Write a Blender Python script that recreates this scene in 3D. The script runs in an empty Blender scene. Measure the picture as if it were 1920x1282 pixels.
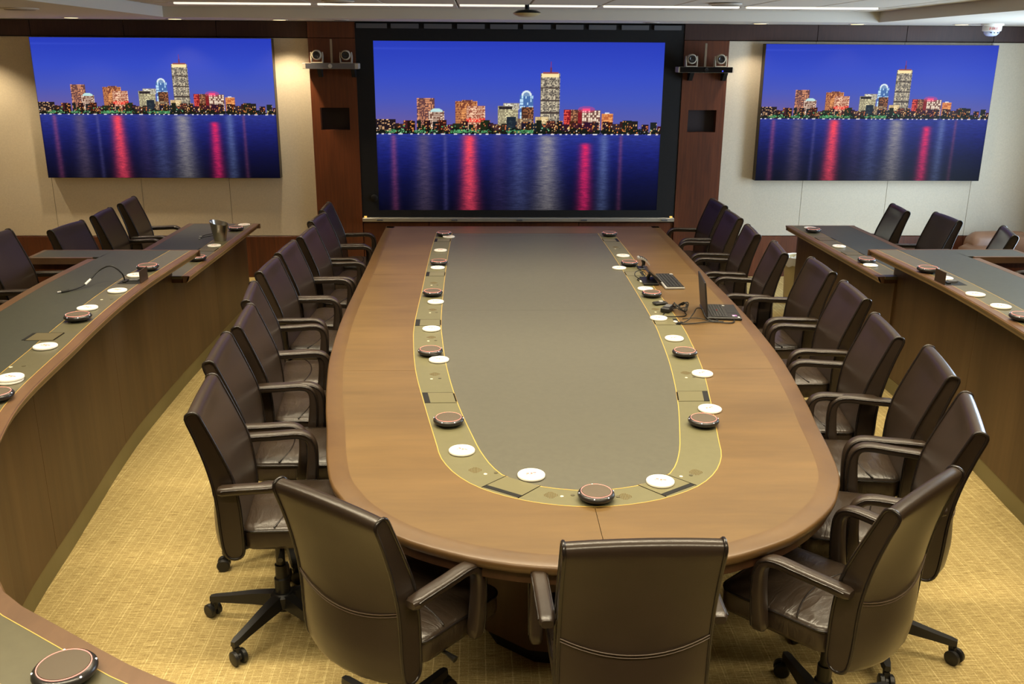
import bpy, bmesh, math, random
import numpy as np
from mathutils import Vector, Matrix

# ------------------------------------------------------------------ camera, world, lights, exposure
SC = bpy.context.scene
COL = SC.collection
SC.view_settings.view_transform = 'Standard'
SC.view_settings.look = 'None'
SC.view_settings.exposure = 0.0
SC.view_settings.gamma = 1.0
SC.view_settings.use_curve_mapping = False

PITCH, YAW, ROLL, FPX = 0.29942809, 0.03488827, 0.0063, 1735.0
fw = Vector((math.sin(YAW) * math.cos(PITCH), math.cos(YAW) * math.cos(PITCH), -math.sin(PITCH)))
rt = Vector((math.cos(YAW), -math.sin(YAW), 0))
up = rt.cross(fw)
r2 = rt * math.cos(ROLL) + up * math.sin(ROLL)
u2 = -rt * math.sin(ROLL) + up * math.cos(ROLL)
cam = bpy.data.objects.new('camera', bpy.data.cameras.new('camera'))
COL.objects.link(cam)
cam.data.sensor_width = 36.0
cam.data.lens = 36.0 * FPX / 1920.0
cam.data.clip_start = 0.02
M = Matrix((r2, u2, -fw)).transposed().to_4x4()
M.translation = Vector((-0.378, 0.0, 2.18))
cam.matrix_world = M
SC.camera = cam

world = bpy.data.worlds.new('daylight')
SC.world = world
world.use_nodes = True
world.node_tree.nodes['Background'].inputs[0].default_value = (0.75, 0.88, 1.0, 1)
world.node_tree.nodes['Background'].inputs[1].default_value = 1.0


def s2l(c):
    return tuple(((v / 255.0) / 12.92 if v / 255.0 <= 0.04045 else ((v / 255.0 + 0.055) / 1.055) ** 2.4) for v in c)


def area(name, loc, sx, sy, power, col, rot=(0, 0, 0), spread=math.pi):
    d = bpy.data.lights.new(name, 'AREA')
    d.shape = 'RECTANGLE'
    d.size, d.size_y, d.energy = sx, sy, power
    d.color = col
    d.spread = spread
    o = bpy.data.objects.new(name, d)
    o.location, o.rotation_euler = loc, rot
    COL.objects.link(o)
    return o


WARM = (1.0, 0.86, 0.60)
# recessed linear lamps of the ceiling coffer, one row every 1.55 m
for k, (yy, pw) in enumerate(((7.95, 9), (6.2, 74), (4.6, 90), (3.0, 95), (1.2, 85))):
    area('linear_lamp', (0.03, yy, 2.545), 5.6, 0.10, pw, WARM, spread=math.radians(118))
# perimeter downlights in the soffit
DOWN = [(-5.12, 8.9, 1), (-4.02, 8.86, 1), (-3.15, 9.0, 1), (-2.21, 9.02, 1), (-1.65, 8.99, 0), (1.214, 9.05, 0), (2.238, 9.05, 1), (3.148, 9.03, 1), (4.08, 8.91, 1)]
for x, y, on in DOWN:
    if on:
        d = bpy.data.lights.new('downlight_lamp', 'SPOT')
        d.energy, d.spot_size, d.spot_blend, d.shadow_soft_size = (74 if x < 0 else 24), math.radians(104), 0.6, 0.03
        d.color = (1.0, 0.80, 0.52) if x < 0 else (1.0, 0.84, 0.62)
        o = bpy.data.objects.new('downlight_lamp', d)
        o.location = (x, y, 2.47)
        COL.objects.link(o)
for yy in (7.2, 5.2, 3.2):
    for x in (-4.0, 4.1):
        d = bpy.data.lights.new('side_downlight_lamp', 'SPOT')
        d.energy, d.spot_size, d.spot_blend, d.shadow_soft_size = (28 if x < 0 else 18), math.radians(130), 0.8, 0.05
        d.color = WARM
        o = bpy.data.objects.new('side_downlight_lamp', d)
        o.location = (x, yy, 2.47)
        COL.objects.link(o)
# daylight entering through the window of the right wall
area('window_daylight', (5.26, 7.1, 1.55), 3.6, 1.5, 290, (0.60, 0.78, 1.0), (0, math.radians(90), 0))

# ------------------------------------------------------------------ materials


def new_mat(name):
    m = bpy.data.materials.new(name)
    m.use_nodes = True
    nt = m.node_tree
    b = nt.nodes['Principled BSDF']
    return m, nt, b


def N(nt, t, **kw):
    n = nt.nodes.new(t)
    for k, v in kw.items():
        setattr(n, k, v)
    return n


def mat(name, rgb, rough=0.5, spec=0.5, metal=0.0, var=0.0, vscale=6.0, bump=0.0, bscale=200.0, emit=0.0, ergb=None):
    m, nt, b = new_mat(name)
    c = s2l(rgb)
    b.inputs['Base Color'].default_value = (*c, 1)
    b.inputs['Roughness'].default_value = rough
    b.inputs['Specular IOR Level'].default_value = spec
    b.inputs['Metallic'].default_value = metal
    if emit:
        b.inputs['Emission Color'].default_value = (*s2l(ergb or rgb), 1)
        b.inputs['Emission Strength'].default_value = emit
    tc = N(nt, 'ShaderNodeTexCoord')
    if var:
        n = N(nt, 'ShaderNodeTexNoise')
        n.inputs['Scale'].default_value = vscale
        n.inputs['Detail'].default_value = 4
        nt.links.new(tc.outputs['Object'], n.inputs['Vector'])
        r = N(nt, 'ShaderNodeValToRGB')
        r.color_ramp.elements[0].position, r.color_ramp.elements[1].position = 0.3, 0.7
        r.color_ramp.elements[0].color = (*[v * (1 - var) for v in c], 1)
        r.color_ramp.elements[1].color = (*[min(1, v * (1 + var)) for v in c], 1)
        nt.links.new(n.outputs['Fac'], r.inputs['Fac'])
        nt.links.new(r.outputs['Color'], b.inputs['Base Color'])
    if bump:
        n = N(nt, 'ShaderNodeTexNoise')
        n.inputs['Scale'].default_value = bscale
        n.inputs['Detail'].default_value = 3
        nt.links.new(tc.outputs['Object'], n.inputs['Vector'])
        bp = N(nt, 'ShaderNodeBump')
        bp.inputs['Strength'].default_value = bump
        bp.inputs['Distance'].default_value = 0.002
        nt.links.new(n.outputs['Fac'], bp.inputs['Height'])
        nt.links.new(bp.outputs['Normal'], b.inputs['Normal'])
    return m


def wood(name, dark, light, scale, rough=0.4, spec=0.5, big=(0.6, 0.6, 0.6)):
    """Veneer: grain noise stretched by scale, plus broad cloudy figure."""
    m, nt, b = new_mat(name)
    tc = N(nt, 'ShaderNodeTexCoord')
    mp = N(nt, 'ShaderNodeMapping')
    mp.inputs['Scale'].default_value = scale
    nt.links.new(tc.outputs['Object'], mp.inputs['Vector'])
    n = N(nt, 'ShaderNodeTexNoise')
    n.inputs['Scale'].default_value = 1.0
    n.inputs['Detail'].default_value = 6
    n.inputs['Roughness'].default_value = 0.65
    n.inputs['Distortion'].default_value = 0.3
    nt.links.new(mp.outputs['Vector'], n.inputs['Vector'])
    mp2 = N(nt, 'ShaderNodeMapping')
    mp2.inputs['Scale'].default_value = big
    nt.links.new(tc.outputs['Object'], mp2.inputs['Vector'])
    n2 = N(nt, 'ShaderNodeTexNoise')
    n2.inputs['Scale'].default_value = 2.0
    n2.inputs['Detail'].default_value = 2
    nt.links.new(mp2.outputs['Vector'], n2.inputs['Vector'])
    mx = N(nt, 'ShaderNodeMath', operation='ADD')
    nt.links.new(n.outputs['Fac'], mx.inputs[0])
    nt.links.new(n2.outputs['Fac'], mx.inputs[1])
    r = N(nt, 'ShaderNodeValToRGB')
    r.color_ramp.elements[0].position, r.color_ramp.elements[1].position = 0.36, 0.66
    r.color_ramp.elements[0].color = (*s2l(dark), 1)
    r.color_ramp.elements[1].color = (*s2l(light), 1)
    hv = N(nt, 'ShaderNodeMath', operation='MULTIPLY')
    hv.inputs[1].default_value = 0.5
    nt.links.new(mx.outputs[0], hv.inputs[0])
    nt.links.new(hv.outputs[0], r.inputs['Fac'])
    nt.links.new(r.outputs['Color'], b.inputs['Base Color'])
    b.inputs['Roughness'].default_value = rough
    b.inputs['Specular IOR Level'].default_value = spec
    return m


def carpet_mat():
    m, nt, b = new_mat('woven_carpet')
    tc = N(nt, 'ShaderNodeTexCoord')
    sp = N(nt, 'ShaderNodeSeparateXYZ')
    nt.links.new(tc.outputs['Object'], sp.inputs[0])

    def math_(op, a, bb=None):
        n = N(nt, 'ShaderNodeMath', operation=op)
        for i, v in enumerate((a, bb)):
            if v is None:
                continue
            if isinstance(v, (int, float)):
                n.inputs[i].default_value = v
            else:
                nt.links.new(v, n.inputs[i])
        return n.outputs[0]

    def noise(scale, det=3):
        mp = N(nt, 'ShaderNodeMapping')
        mp.inputs['Scale'].default_value = scale
        nt.links.new(tc.outputs['Object'], mp.inputs['Vector'])
        n = N(nt, 'ShaderNodeTexNoise')
        n.inputs['Scale'].default_value = 1
        n.inputs['Detail'].default_value = det
        nt.links.new(mp.outputs['Vector'], n.inputs['Vector'])
        return n.outputs['Fac']
    wob = math_('MULTIPLY', noise((3, 6, 1), 2), 0.006)
    xw = math_('ADD', sp.outputs[0], wob)
    # bright ribs along the room
    def rib(period, width, off):
        f = math_('FRACT', math_('DIVIDE', math_('ADD', xw, off), period))
        d = math_('ABSOLUTE', math_('SUBTRACT', f, 0.5))
        return math_('SUBTRACT', 1.0, math_('MINIMUM', math_('DIVIDE', d, width), 1.0))
    r1 = math_('MULTIPLY', rib(0.098, 0.032, 50.0), math_('MAXIMUM', math_('SUBTRACT', math_('MULTIPLY', noise((9, 26, 1), 3), 2.6), 0.55), 0.1))
    r2_ = math_('MULTIPLY', rib(0.033, 0.10, 50.01), math_('MULTIPLY', noise((25, 75, 1), 3), 0.8))
    # cross weave
    cr = math_('SUBTRACT', noise((16, 210, 1), 3), 0.5)
    gr = math_('SUBTRACT', noise((190, 150, 1), 2), 0.5)
    bl = math_('SUBTRACT', noise((1.3, 1.3, 1), 2), 0.5)
    t = math_('ADD', math_('MULTIPLY', r1, 0.5), math_('MULTIPLY', r2_, 0.5))
    t = math_('ADD', t, math_('MULTIPLY', cr, 1.35))
    t = math_('ADD', t, math_('MULTIPLY', gr, 0.7))
    t = math_('ADD', t, math_('MULTIPLY', bl, 0.25))
    t = math_('ADD', t, 0.40)
    r = N(nt, 'ShaderNodeValToRGB')
    r.color_ramp.elements[0].color = (*s2l((126, 106, 62)), 1)
    r.color_ramp.elements[1].color = (*s2l((222, 204, 148)), 1)
    e = r.color_ramp.elements.new(0.45)
    e.color = (*s2l((176, 155, 103)), 1)
    nt.links.new(t, r.inputs['Fac'])
    nt.links.new(r.outputs['Color'], b.inputs['Base Color'])
    b.inputs['Roughness'].default_value = 0.95
    b.inputs['Specular IOR Level'].default_value = 0.1
    bp = N(nt, 'ShaderNodeBump')
    bp.inputs['Strength'].default_value = 0.5
    bp.inputs['Distance'].default_value = 0.004
    nt.links.new(t, bp.inputs['Height'])
    nt.links.new(bp.outputs['Normal'], b.inputs['Normal'])
    return m


MT = {}
MT['carpet'] = carpet_mat()
MT['table_wood'] = wood('table_walnut', (94, 71, 38), (112, 86, 48), (3, 20, 3), 0.40, 0.6, (0.8, 2.2, 1))
MT['table_edge'] = wood('table_edge_walnut', (84, 60, 34), (102, 76, 43), (6, 6, 6), 0.38, 0.55)
MT['desk_edge'] = wood('desk_edge_walnut', (84, 60, 42), (108, 80, 56), (14, 4, 14), 0.38, 0.5)
MT['lipping'] = wood('edge_lipping', (122, 92, 60), (146, 114, 78), (14, 4, 14), 0.36, 0.5)
MT['desk_panel'] = wood('desk_panel_walnut', (70, 50, 29), (94, 70, 43), (14, 14, 1.0), 0.45, 0.4, (1.6, 1.6, 0.3))
MT['wall_wood'] = wood('mahogany_panel', (68, 33, 16), (110, 57, 28), (40, 40, 2.2), 0.42, 0.45, (1.2, 1, 0.4))
MT['fascia_wood'] = wood('fascia_mahogany', (50, 30, 24), (72, 46, 36), (60, 40, 5), 0.5, 0.4)
MT['pedestal'] = wood('pedestal_walnut', (52, 32, 18), (76, 48, 28), (10, 10, 1), 0.45, 0.4)
MT['leather'] = mat('brown_leather', (50, 40, 32), 0.30, 0.5, var=0.10, vscale=9, bump=0.12, bscale=260)
MT['seat_leather'] = mat('seat_leather', (52, 42, 33), 0.30, 0.5, var=0.10, vscale=9)
_nt = MT['seat_leather'].node_tree
_tc = N(_nt, 'ShaderNodeTexCoord'); _mp = N(_nt, 'ShaderNodeMapping'); _mp.inputs['Scale'].default_value = (9, 30, 9)
_ns = N(_nt, 'ShaderNodeTexNoise'); _ns.inputs['Scale'].default_value = 1.0; _ns.inputs['Detail'].default_value = 5; _ns.inputs['Distortion'].default_value = 0.8
_bp = N(_nt, 'ShaderNodeBump'); _bp.inputs['Strength'].default_value = 0.35; _bp.inputs['Distance'].default_value = 0.012
_nt.links.new(_tc.outputs['Object'], _mp.inputs['Vector']); _nt.links.new(_mp.outputs['Vector'], _ns.inputs['Vector'])
_nt.links.new(_ns.outputs['Fac'], _bp.inputs['Height']); _nt.links.new(_bp.outputs['Normal'], _nt.nodes['Principled BSDF'].inputs['Normal'])
MT['piping'] = mat('leather_piping', (32, 26, 23), 0.26, 0.5)
MT['stitch'] = mat('stitching', (84, 68, 56), 0.5, 0.4)
MT['plastic'] = mat('black_plastic', (30, 29, 28), 0.42, 0.45)
MT['steel'] = mat('brushed_steel', (190, 184, 172), 0.28, 0.5, 1.0)
MT['field'] = mat('olive_desk_leather', (84, 82, 70), 0.45, 0.5, var=0.06, vscale=40, bump=0.06, bscale=700)
MT['desk_field'] = mat('dark_desk_leather', (56, 58, 50), 0.45, 0.5, var=0.10, vscale=30, bump=0.06, bscale=700)
MT['band'] = mat('olive_inlay', (104, 100, 72), 0.42, 0.5, var=0.04, vscale=30)
MT['desk_band'] = mat('desk_inlay', (90, 86, 66), 0.34, 0.5, var=0.05, vscale=30)
MT['lid'] = mat('hatch_lid', (108, 103, 74), 0.36, 0.5)
MT['desk_lid'] = mat('desk_hatch_lid', (92, 84, 60), 0.40, 0.5)
MT['flap_brown'] = mat('flap_face', (62, 48, 36), 0.4, 0.4)
MT['gold'] = mat('brass_line', (204, 170, 86), 0.4, 0.5, 0.2)
MT['toe'] = mat('olive_toe_kick', (112, 102, 66), 0.4, 0.5)
MT['fabric'] = mat('wall_fabric', (200, 189, 168), 0.9, 0.15, var=0.05, vscale=90, bump=0.3, bscale=320)
MT['ceiling'] = mat('ceiling_paint', (214, 208, 196), 0.9, 0.1)
MT['tile'] = mat('ceiling_tile_white', (206, 198, 184), 0.9, 0.1, var=0.03, vscale=50)
MT['black'] = mat('matte_black', (20, 20, 20), 0.6, 0.3)
MT['surround'] = mat('charcoal_surround', (30, 29, 28), 0.75, 0.25, var=0.08, vscale=40)
MT['gap'] = mat('shadow_gap', (24, 18, 14), 0.9, 0.1)
MT['module'] = mat('grey_module', (92, 92, 94), 0.5, 0.4)
MT['alu'] = mat('aluminium_rail', (196, 194, 184), 0.35, 0.5, 0.7)
MT['amber'] = mat('amber_led', (250, 190, 90), 0.4, 0.3, emit=1.0)
MT['frame_edge'] = mat('display_frame', (58, 50, 36), 0.45, 0.4)
MT['white'] = mat('white_ceramic', (244, 240, 232), 0.35, 0.5)
MT['print'] = mat('coaster_print', (196, 112, 92), 0.5, 0.3)
MT['puck'] = mat('puck_body', (38, 36, 35), 0.30, 0.55)
MT['puck_top'] = mat('puck_top_fabric', (92, 82, 70), 0.45, 0.3, bump=0.2, bscale=1500)
MT['red_ring'] = mat('red_light_ring', (250, 130, 112), 0.4, 0.3, emit=0.75, ergb=(255, 182, 170))
MT['white_led'] = mat('white_led', (240, 240, 250), 0.3, 0.5, emit=0.8)
MT['blue_led'] = mat('blue_led', (70, 80, 255), 0.3, 0.5, emit=1.5)
MT['cam_shell'] = mat('camera_shell', (186, 176, 156), 0.35, 0.5)
MT['gloss_black'] = mat('gloss_black', (14, 14, 16), 0.10, 0.6)
MT['lens'] = mat('camera_lens', (30, 30, 32), 0.12, 0.6)
MT['strip'] = mat('strip_diffuser', (255, 250, 236), 0.5, 0.2, emit=1.0, ergb=(255, 246, 226))
MT['down_glow'] = mat('downlight_glow', (255, 226, 170), 0.5, 0.2, emit=2.0)
MT['down_off'] = mat('downlight_off', (120, 112, 100), 0.5, 0.3)
MT['grille'] = mat('ceiling_grille', (150, 142, 128), 0.7, 0.2)
MT['fire'] = mat('alarm_plastic', (236, 232, 222), 0.4, 0.5)
MT['fire_lens'] = mat('alarm_lens', (196, 206, 236), 0.15, 0.6)
MT['red_print'] = mat('red_lettering', (190, 40, 34), 0.5, 0.3)
MT['bin'] = mat('bin_plastic', (196, 178, 130), 0.5, 0.4)
MT['liner'] = mat('bin_liner', (232, 228, 216), 0.35, 0.5)
MT['sofa'] = mat('sofa_leather', (132, 98, 74), 0.42, 0.5, var=0.06, vscale=12)
MT['key'] = mat('key_black', (34, 33, 32), 0.45, 0.4)
MT['laptop'] = mat('laptop_shell', (36, 34, 33), 0.45, 0.4)
MT['sticker_a'] = mat('sticker_violet', (140, 96, 160), 0.4, 0.4)
MT['sticker_b'] = mat('sticker_white', (230, 226, 226), 0.4, 0.4)
MT['silver'] = mat('silver_plastic', (182, 180, 178), 0.35, 0.5, 0.3)
MT['cable'] = mat('cable_black', (24, 23, 22), 0.5, 0.4)
MT['dot'] = mat('grille_dots', (112, 90, 50), 0.5, 0.4)
MT['button'] = mat('small_button', (222, 214, 190), 0.35, 0.5)
MT['button_dark'] = mat('small_dark_button', (84, 78, 58), 0.35, 0.5)
MT['glass'] = mat('window_glass', (235, 240, 245), 0.05, 0.5)
MT['glass'].node_tree.nodes['Principled BSDF'].inputs['Transmission Weight'].default_value = 1.0

# ------------------------------------------------------------------ mesh helpers
ORG = {}


class MB:
    """Collects simple shapes and links them as one mesh object."""

    def __init__(self):
        self.v, self.f = [], []

    def add(self, verts, faces):
        o = len(self.v)
        self.v += [tuple(p) for p in verts]
        self.f += [tuple(i + o for i in f) for f in faces]
        return self

    def box(self, c, s, rot=None, bev=0.0):
        x, y, z = s[0] / 2, s[1] / 2, s[2] / 2
        if bev:
            b = min(bev, x * .9, y * .9, z * .9)
            ring = lambda X, Y, Z: [(-X, -Y, Z), (X, -Y, Z), (X, Y, Z), (-X, Y, Z)]
            vs = ring(x - b, y - b, -z) + ring(x, y, -z + b) + ring(x, y, z - b) + ring(x - b, y - b, z)
            fs = [(3, 2, 1, 0), (12, 13, 14, 15)]
            for k in range(3):
                for i in range(4):
                    j = (i + 1) % 4
                    fs.append((k * 4 + i, k * 4 + j, k * 4 + 4 + j, k * 4 + 4 + i))
        else:
            vs = [(-x, -y, -z), (x, -y, -z), (x, y, -z), (-x, y, -z), (-x, -y, z), (x, -y, z), (x, y, z), (-x, y, z)]
            fs = [(3, 2, 1, 0), (4, 5, 6, 7), (0, 1, 5, 4), (1, 2, 6, 5), (2, 3, 7, 6), (3, 0, 4, 7)]
        if rot is not None:
            vs = [rot @ Vector(p) for p in vs]
        return self.add([(p[0] + c[0], p[1] + c[1], p[2] + c[2]) for p in vs], fs)

    def tube(self, pts, r, seg=6, closed=False, caps=True):
        P = [Vector(p) for p in pts]
        n = len(P)
        vs, fs = [], []
        prev = None
        for i, p in enumerate(P):
            a = P[(i - 1) % n] if (closed or i > 0) else P[i]
            b = P[(i + 1) % n] if (closed or i < n - 1) else P[i]
            t = (b - a).normalized()
            if prev is None:
                ref = Vector((0, 0, 1)) if abs(t.z) < .9 else Vector((1, 0, 0))
            else:
                ref = prev
            u = (ref - t * ref.dot(t))
            if u.length < 1e-6:
                u = t.orthogonal()
            u.normalize()
            w = t.cross(u)
            prev = u
            rr = r[i] if isinstance(r, (list, tuple)) else r
            for k in range(seg):
                a2 = 2 * math.pi * k / seg
                vs.append(p + u * (rr * math.cos(a2)) + w * (rr * math.sin(a2)))
        for i in range(n if closed else n - 1):
            j = (i + 1) % n
            for k in range(seg):
                l = (k + 1) % seg
                fs.append((i * seg + k, i * seg + l, j * seg + l, j * seg + k))
        if caps and not closed:
            fs.append(tuple(range(seg))[::-1])
            fs.append(tuple((n - 1) * seg + k for k in range(seg)))
        return self.add(vs, fs)

    def lathe(self, prof, c=(0, 0, 0), seg=24, rot=None):
        """prof: list of (r, z) from bottom to top."""
        vs, fs = [], []
        m = len(prof)
        for (r, z) in prof:
            for k in range(seg):
                a = 2 * math.pi * k / seg
                vs.append(Vector((max(r, 1e-5) * math.cos(a), max(r, 1e-5) * math.sin(a), z)))
        for i in range(m - 1):
            for k in range(seg):
                l = (k + 1) % seg
                fs.append((i * seg + k, i * seg + l, (i + 1) * seg + l, (i + 1) * seg + k))
        fs.append(tuple(range(seg))[::-1])
        fs.append(tuple((m - 1) * seg + k for k in range(seg)))
        if rot is not None:
            vs = [rot @ p for p in vs]
        return self.add([(p[0] + c[0], p[1] + c[1], p[2] + c[2]) for p in vs], fs)

    def prism(self, outline, z0, z1):
        n = len(outline)
        vs = [(x, y, z0) for x, y in outline] + [(x, y, z1) for x, y in outline]
        fs = [tuple(range(n))[::-1], tuple(range(n, 2 * n))]
        for i in range(n):
            j = (i + 1) % n
            fs.append((i, j, n + j, n + i))
        return self.add(vs, fs)

    def loft(self, rings, cap=True):
        m = len(rings[0])
        vs = [p for r in rings for p in r]
        fs = []
        for i in range(len(rings) - 1):
            for k in range(m):
                l = (k + 1) % m
                fs.append((i * m + k, i * m + l, (i + 1) * m + l, (i + 1) * m + k))
        if cap:
            fs.append(tuple(range(m))[::-1])
            fs.append(tuple((len(rings) - 1) * m + k for k in range(m)))
        return self.add(vs, fs)

    def build(self, name, material, parent=None, smooth=None, kind=None):
        me = bpy.data.meshes.new(name)
        off = ORG.get(parent.name, Vector((0, 0, 0))) if parent else Vector((0, 0, 0))
        me.from_pydata([(p[0] - off[0], p[1] - off[1], p[2] - off[2]) for p in self.v], [], self.f)
        bm = bmesh.new()
        bm.from_mesh(me)
        bmesh.ops.recalc_face_normals(bm, faces=bm.faces)
        bm.to_mesh(me)
        bm.free()
        me.materials.append(material)
        if smooth:
            for p in me.polygons:
                p.use_smooth = True
            me.set_sharp_from_angle(angle=math.radians(smooth))
        o = bpy.data.objects.new(name, me)
        COL.objects.link(o)
        if parent:
            o.parent = parent
            if parent.name in ORG:
                ORG[o.name] = ORG[parent.name]
        if kind:
            o['kind'] = kind
        return o


def tag(o, label=None, cat=None, group=None, kind=None):
    if label: o['label'] = label
    if cat: o['category'] = cat
    if group: o['group'] = group
    if kind: o['kind'] = kind
    return o


def thing(name, label, cat, loc=(0, 0, 0), group=None, world_coords=False, rz=0.0):
    """Empty at the base of a thing. With world_coords its parts are given in room coordinates."""
    o = bpy.data.objects.new(name, None)
    o.empty_display_size = 0.1
    o.location = loc
    o.rotation_euler = (0, 0, rz)
    COL.objects.link(o)
    if world_coords:
        ORG[o.name] = Vector(loc)
    return tag(o, label, cat, group)


def copy_tree(o, parent=None):
    c = o.copy()
    COL.objects.link(c)
    if parent:
        c.parent = parent
    for ch in list(o.children):
        copy_tree(ch, c)
    return c


def catmull(P, n, closed=False):
    P = [Vector(p) for p in P]
    m = len(P)
    out = []
    segs = m if closed else m - 1
    for i in range(segs):
        g = lambda k: P[k % m] if closed else P[min(max(k, 0), m - 1)]
        p0, p1, p2, p3 = g(i - 1), g(i), g(i + 1), g(i + 2)
        for k in range(n):
            t = k / n
            out.append(0.5 * ((2 * p1) + (p2 - p0) * t + (2 * p0 - 5 * p1 + 4 * p2 - p3) * t * t + (3 * p1 - p0 - 3 * p2 + p3) * t ** 3))
    if not closed:
        out.append(P[-1])
    return out


def resample(P, n):
    P = [Vector(p) for p in P]
    d = [0]
    for a, b in zip(P, P[1:]):
        d.append(d[-1] + (b - a).length)
    out = []
    j = 0
    for i in range(n):
        s = d[-1] * i / (n - 1)
        while j < len(d) - 2 and d[j + 1] < s:
            j += 1
        t = (s - d[j]) / max(1e-9, d[j + 1] - d[j])
        out.append(P[j].lerp(P[j + 1], min(1, t)))
    return out


def u_path(half, n):
    """half: (dx, y) from the far end to the tip; returns the left-far > tip > right-far path of 2n-1 points."""
    pts = [(-a, b, 0) for a, b in half]
    ext = pts + [(-p[0], p[1], 0) for p in pts[-2::-1]]
    full = catmull(ext, 10)
    k = len(full) // 2
    L = resample(full[:k + 1], n)
    return L + [Vector((-p.x, p.y, 0)) for p in L[-2::-1]]


def normals(path):
    out = []
    for i in range(len(path)):
        a, b = path[max(0, i - 1)], path[min(len(path) - 1, i + 1)]
        t = (b - a).normalized()
        out.append(Vector((-t.y, t.x, 0)))
    return out


def offset(path, d):
    return [p + n * d for p, n in zip(path, normals(path))]


def ring_solid(mb, A, B, z0, z1, flat=True):
    """Solid between two matched polylines."""
    n = len(A)
    rings = []
    for a, b in zip(A, B):
        rings.append([(a.x, a.y, z0), (b.x, b.y, z0), (b.x, b.y, z1), (a.x, a.y, z1)])
    mb.loft(rings)
    return mb


def sweep(mb, path, section, nrm=None):
    """section: closed list of (offset along the left normal, z)."""
    nn = nrm or normals(path)
    mb.loft([[(p.x + n.x * d, p.y + n.y * d, z) for d, z in section] for p, n in zip(path, nn)])
    return mb


def rrect(w, h, r, seg=4):
    pts = []
    for cx, cy, a0 in ((w / 2 - r, h / 2 - r, 0), (-w / 2 + r, h / 2 - r, 90), (-w / 2 + r, -h / 2 + r, 180), (w / 2 - r, -h / 2 + r, 270)):
        for k in range(seg + 1):
            a = math.radians(a0 + 90 * k / seg)
            pts.append((cx + r * math.cos(a), cy + r * math.sin(a)))
    return pts


# ------------------------------------------------------------------ room shell
fl = MB().box((-0.2, 3.9, -0.05), (11.4, 11.6, 0.1)).build('floor', MT['carpet'])
tag(fl, 'beige gold woven carpet with ribbed lines', None, None, 'structure')
# raised tier behind the curved desk, both sides
for sx in (-1, 1):
    o = MB().box((sx * 3.10, 3.45, 0.085), (1.36, 5.05, 0.17)).build('floor_riser', MT['carpet'])
    tag(o, None, None, None, 'structure')

WY = 9.35
wb = MB().box((-0.2, WY + 0.09, 1.3), (11.3, 0.1, 2.62)).build('wall_back', MT['gap'])
tag(wb, 'screen wall of fabric and mahogany panels', None, None, 'structure')
FX_L = [-5.74, -5.48, -4.61, -3.74, -2.875, -2.018]
FX_R = [2.03, 2.89, 3.765, 4.628, 5.3]
for xs in (FX_L, FX_R):
    for a, b in zip(xs, xs[1:]):
        MB().box(((a + b) / 2, WY + 0.02, 1.381), (b - a - 0.004, 0.04, 1.905), bev=0.003).build('fabric_panel', MT['fabric'], wb)
        MB().box(((a + b) / 2, WY + 0.01, 2.412), (b - a - 0.006, 0.06, 0.146), bev=0.003).build('fascia_panel', MT['fascia_wood'], wb)
        MB().box(((a + b) / 2, WY + 0.015, 0.212), (b - a - 0.005, 0.05, 0.424), bev=0.003).build('wainscot_panel', MT['wall_wood'], wb)
# columns with a recessed niche each
for (a, b, n0, n1, nz0, nz1) in ((-2.012, -1.566, -1.930, -1.649, 1.481, 1.693), (1.59, 2.027, 1.667, 1.947, 1.472, 1.685)):
    cy, dp = WY - 0.01, 0.08
    mb = MB()
    mb.box(((a + b) / 2, cy, (nz0 + 0.0) / 2), (b - a, dp, nz0))
    mb.box(((a + b) / 2, cy, (nz1 + 2.333) / 2), (b - a, dp, 2.333 - nz1))
    mb.box(((a + n0) / 2, cy, (nz0 + nz1) / 2), (n0 - a, dp, nz1 - nz0))
    mb.box(((n1 + b) / 2, cy, (nz0 + nz1) / 2), (b - n1, dp, nz1 - nz0))
    mb.build('column_panel', MT['wall_wood'], wb)
    MB().box(((n0 + n1) / 2, WY + 0.035, (nz0 + nz1) / 2), (n1 - n0, 0.01, nz1 - nz0)).build('niche_back', mat('niche_dark', (44, 34, 34), 0.5, 0.3), wb)
    MB().box(((a + b) / 2, cy, 2.410), (b - a, dp, 0.146), bev=0.002).build('column_cap', MT['wall_wood'] if a < 0 else MT['fascia_wood'], wb)
# wood below the screen
for a, b in zip((-1.563, -0.90, 0.62, 1.587), (-0.90, 0.62, 1.587)):
    MB().box(((a + b) / 2, WY, 0.285), (b - a - 0.006, 0.06, 0.565), bev=0.003).build('wainscot_panel', MT['wall_wood'], wb)

wl = MB().box((-5.8, 3.9, 1.3), (0.1, 11.6, 2.62)).build('wall_left', MT['fabric']); tag(wl, None, None, None, 'structure')
wr = MB()
wr.box((5.35, 3.9, 0.36), (0.1, 11.6, 0.72)); wr.box((5.35, 3.9, 2.48), (0.1, 11.6, 0.26))
wr.box((5.35, 1.7, 1.53), (0.1, 7.2, 1.64)); wr.box((5.35, 9.2, 1.53), (0.1, 0.6, 1.64))
wr = wr.build('wall_right', MT['fabric']); tag(wr, None, None, None, 'structure')
wf = MB().box((-0.2, -1.95, 1.3), (11.3, 0.1, 2.62)).build('wall_front', MT['fabric']); tag(wf, None, None, None, 'structure')
w1 = MB()
for yy in (5.35, 6.55, 7.75, 8.87):
    w1.box((5.34, yy, 1.53), (0.06, 0.06, 1.64))
for zz in (0.74, 2.32):
    w1.box((5.34, 7.1, zz), (0.06, 3.6, 0.05))
w1 = w1.build('window_1', MT['desk_edge']); tag(w1, None, None, None, 'structure')
for a, b in ((5.38, 6.52), (6.58, 7.72), (7.78, 8.84)):
    MB().box((5.34, (a + b) / 2, 1.53), (0.008, b - a, 1.53)).build('pane', MT['glass'], w1)

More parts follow.
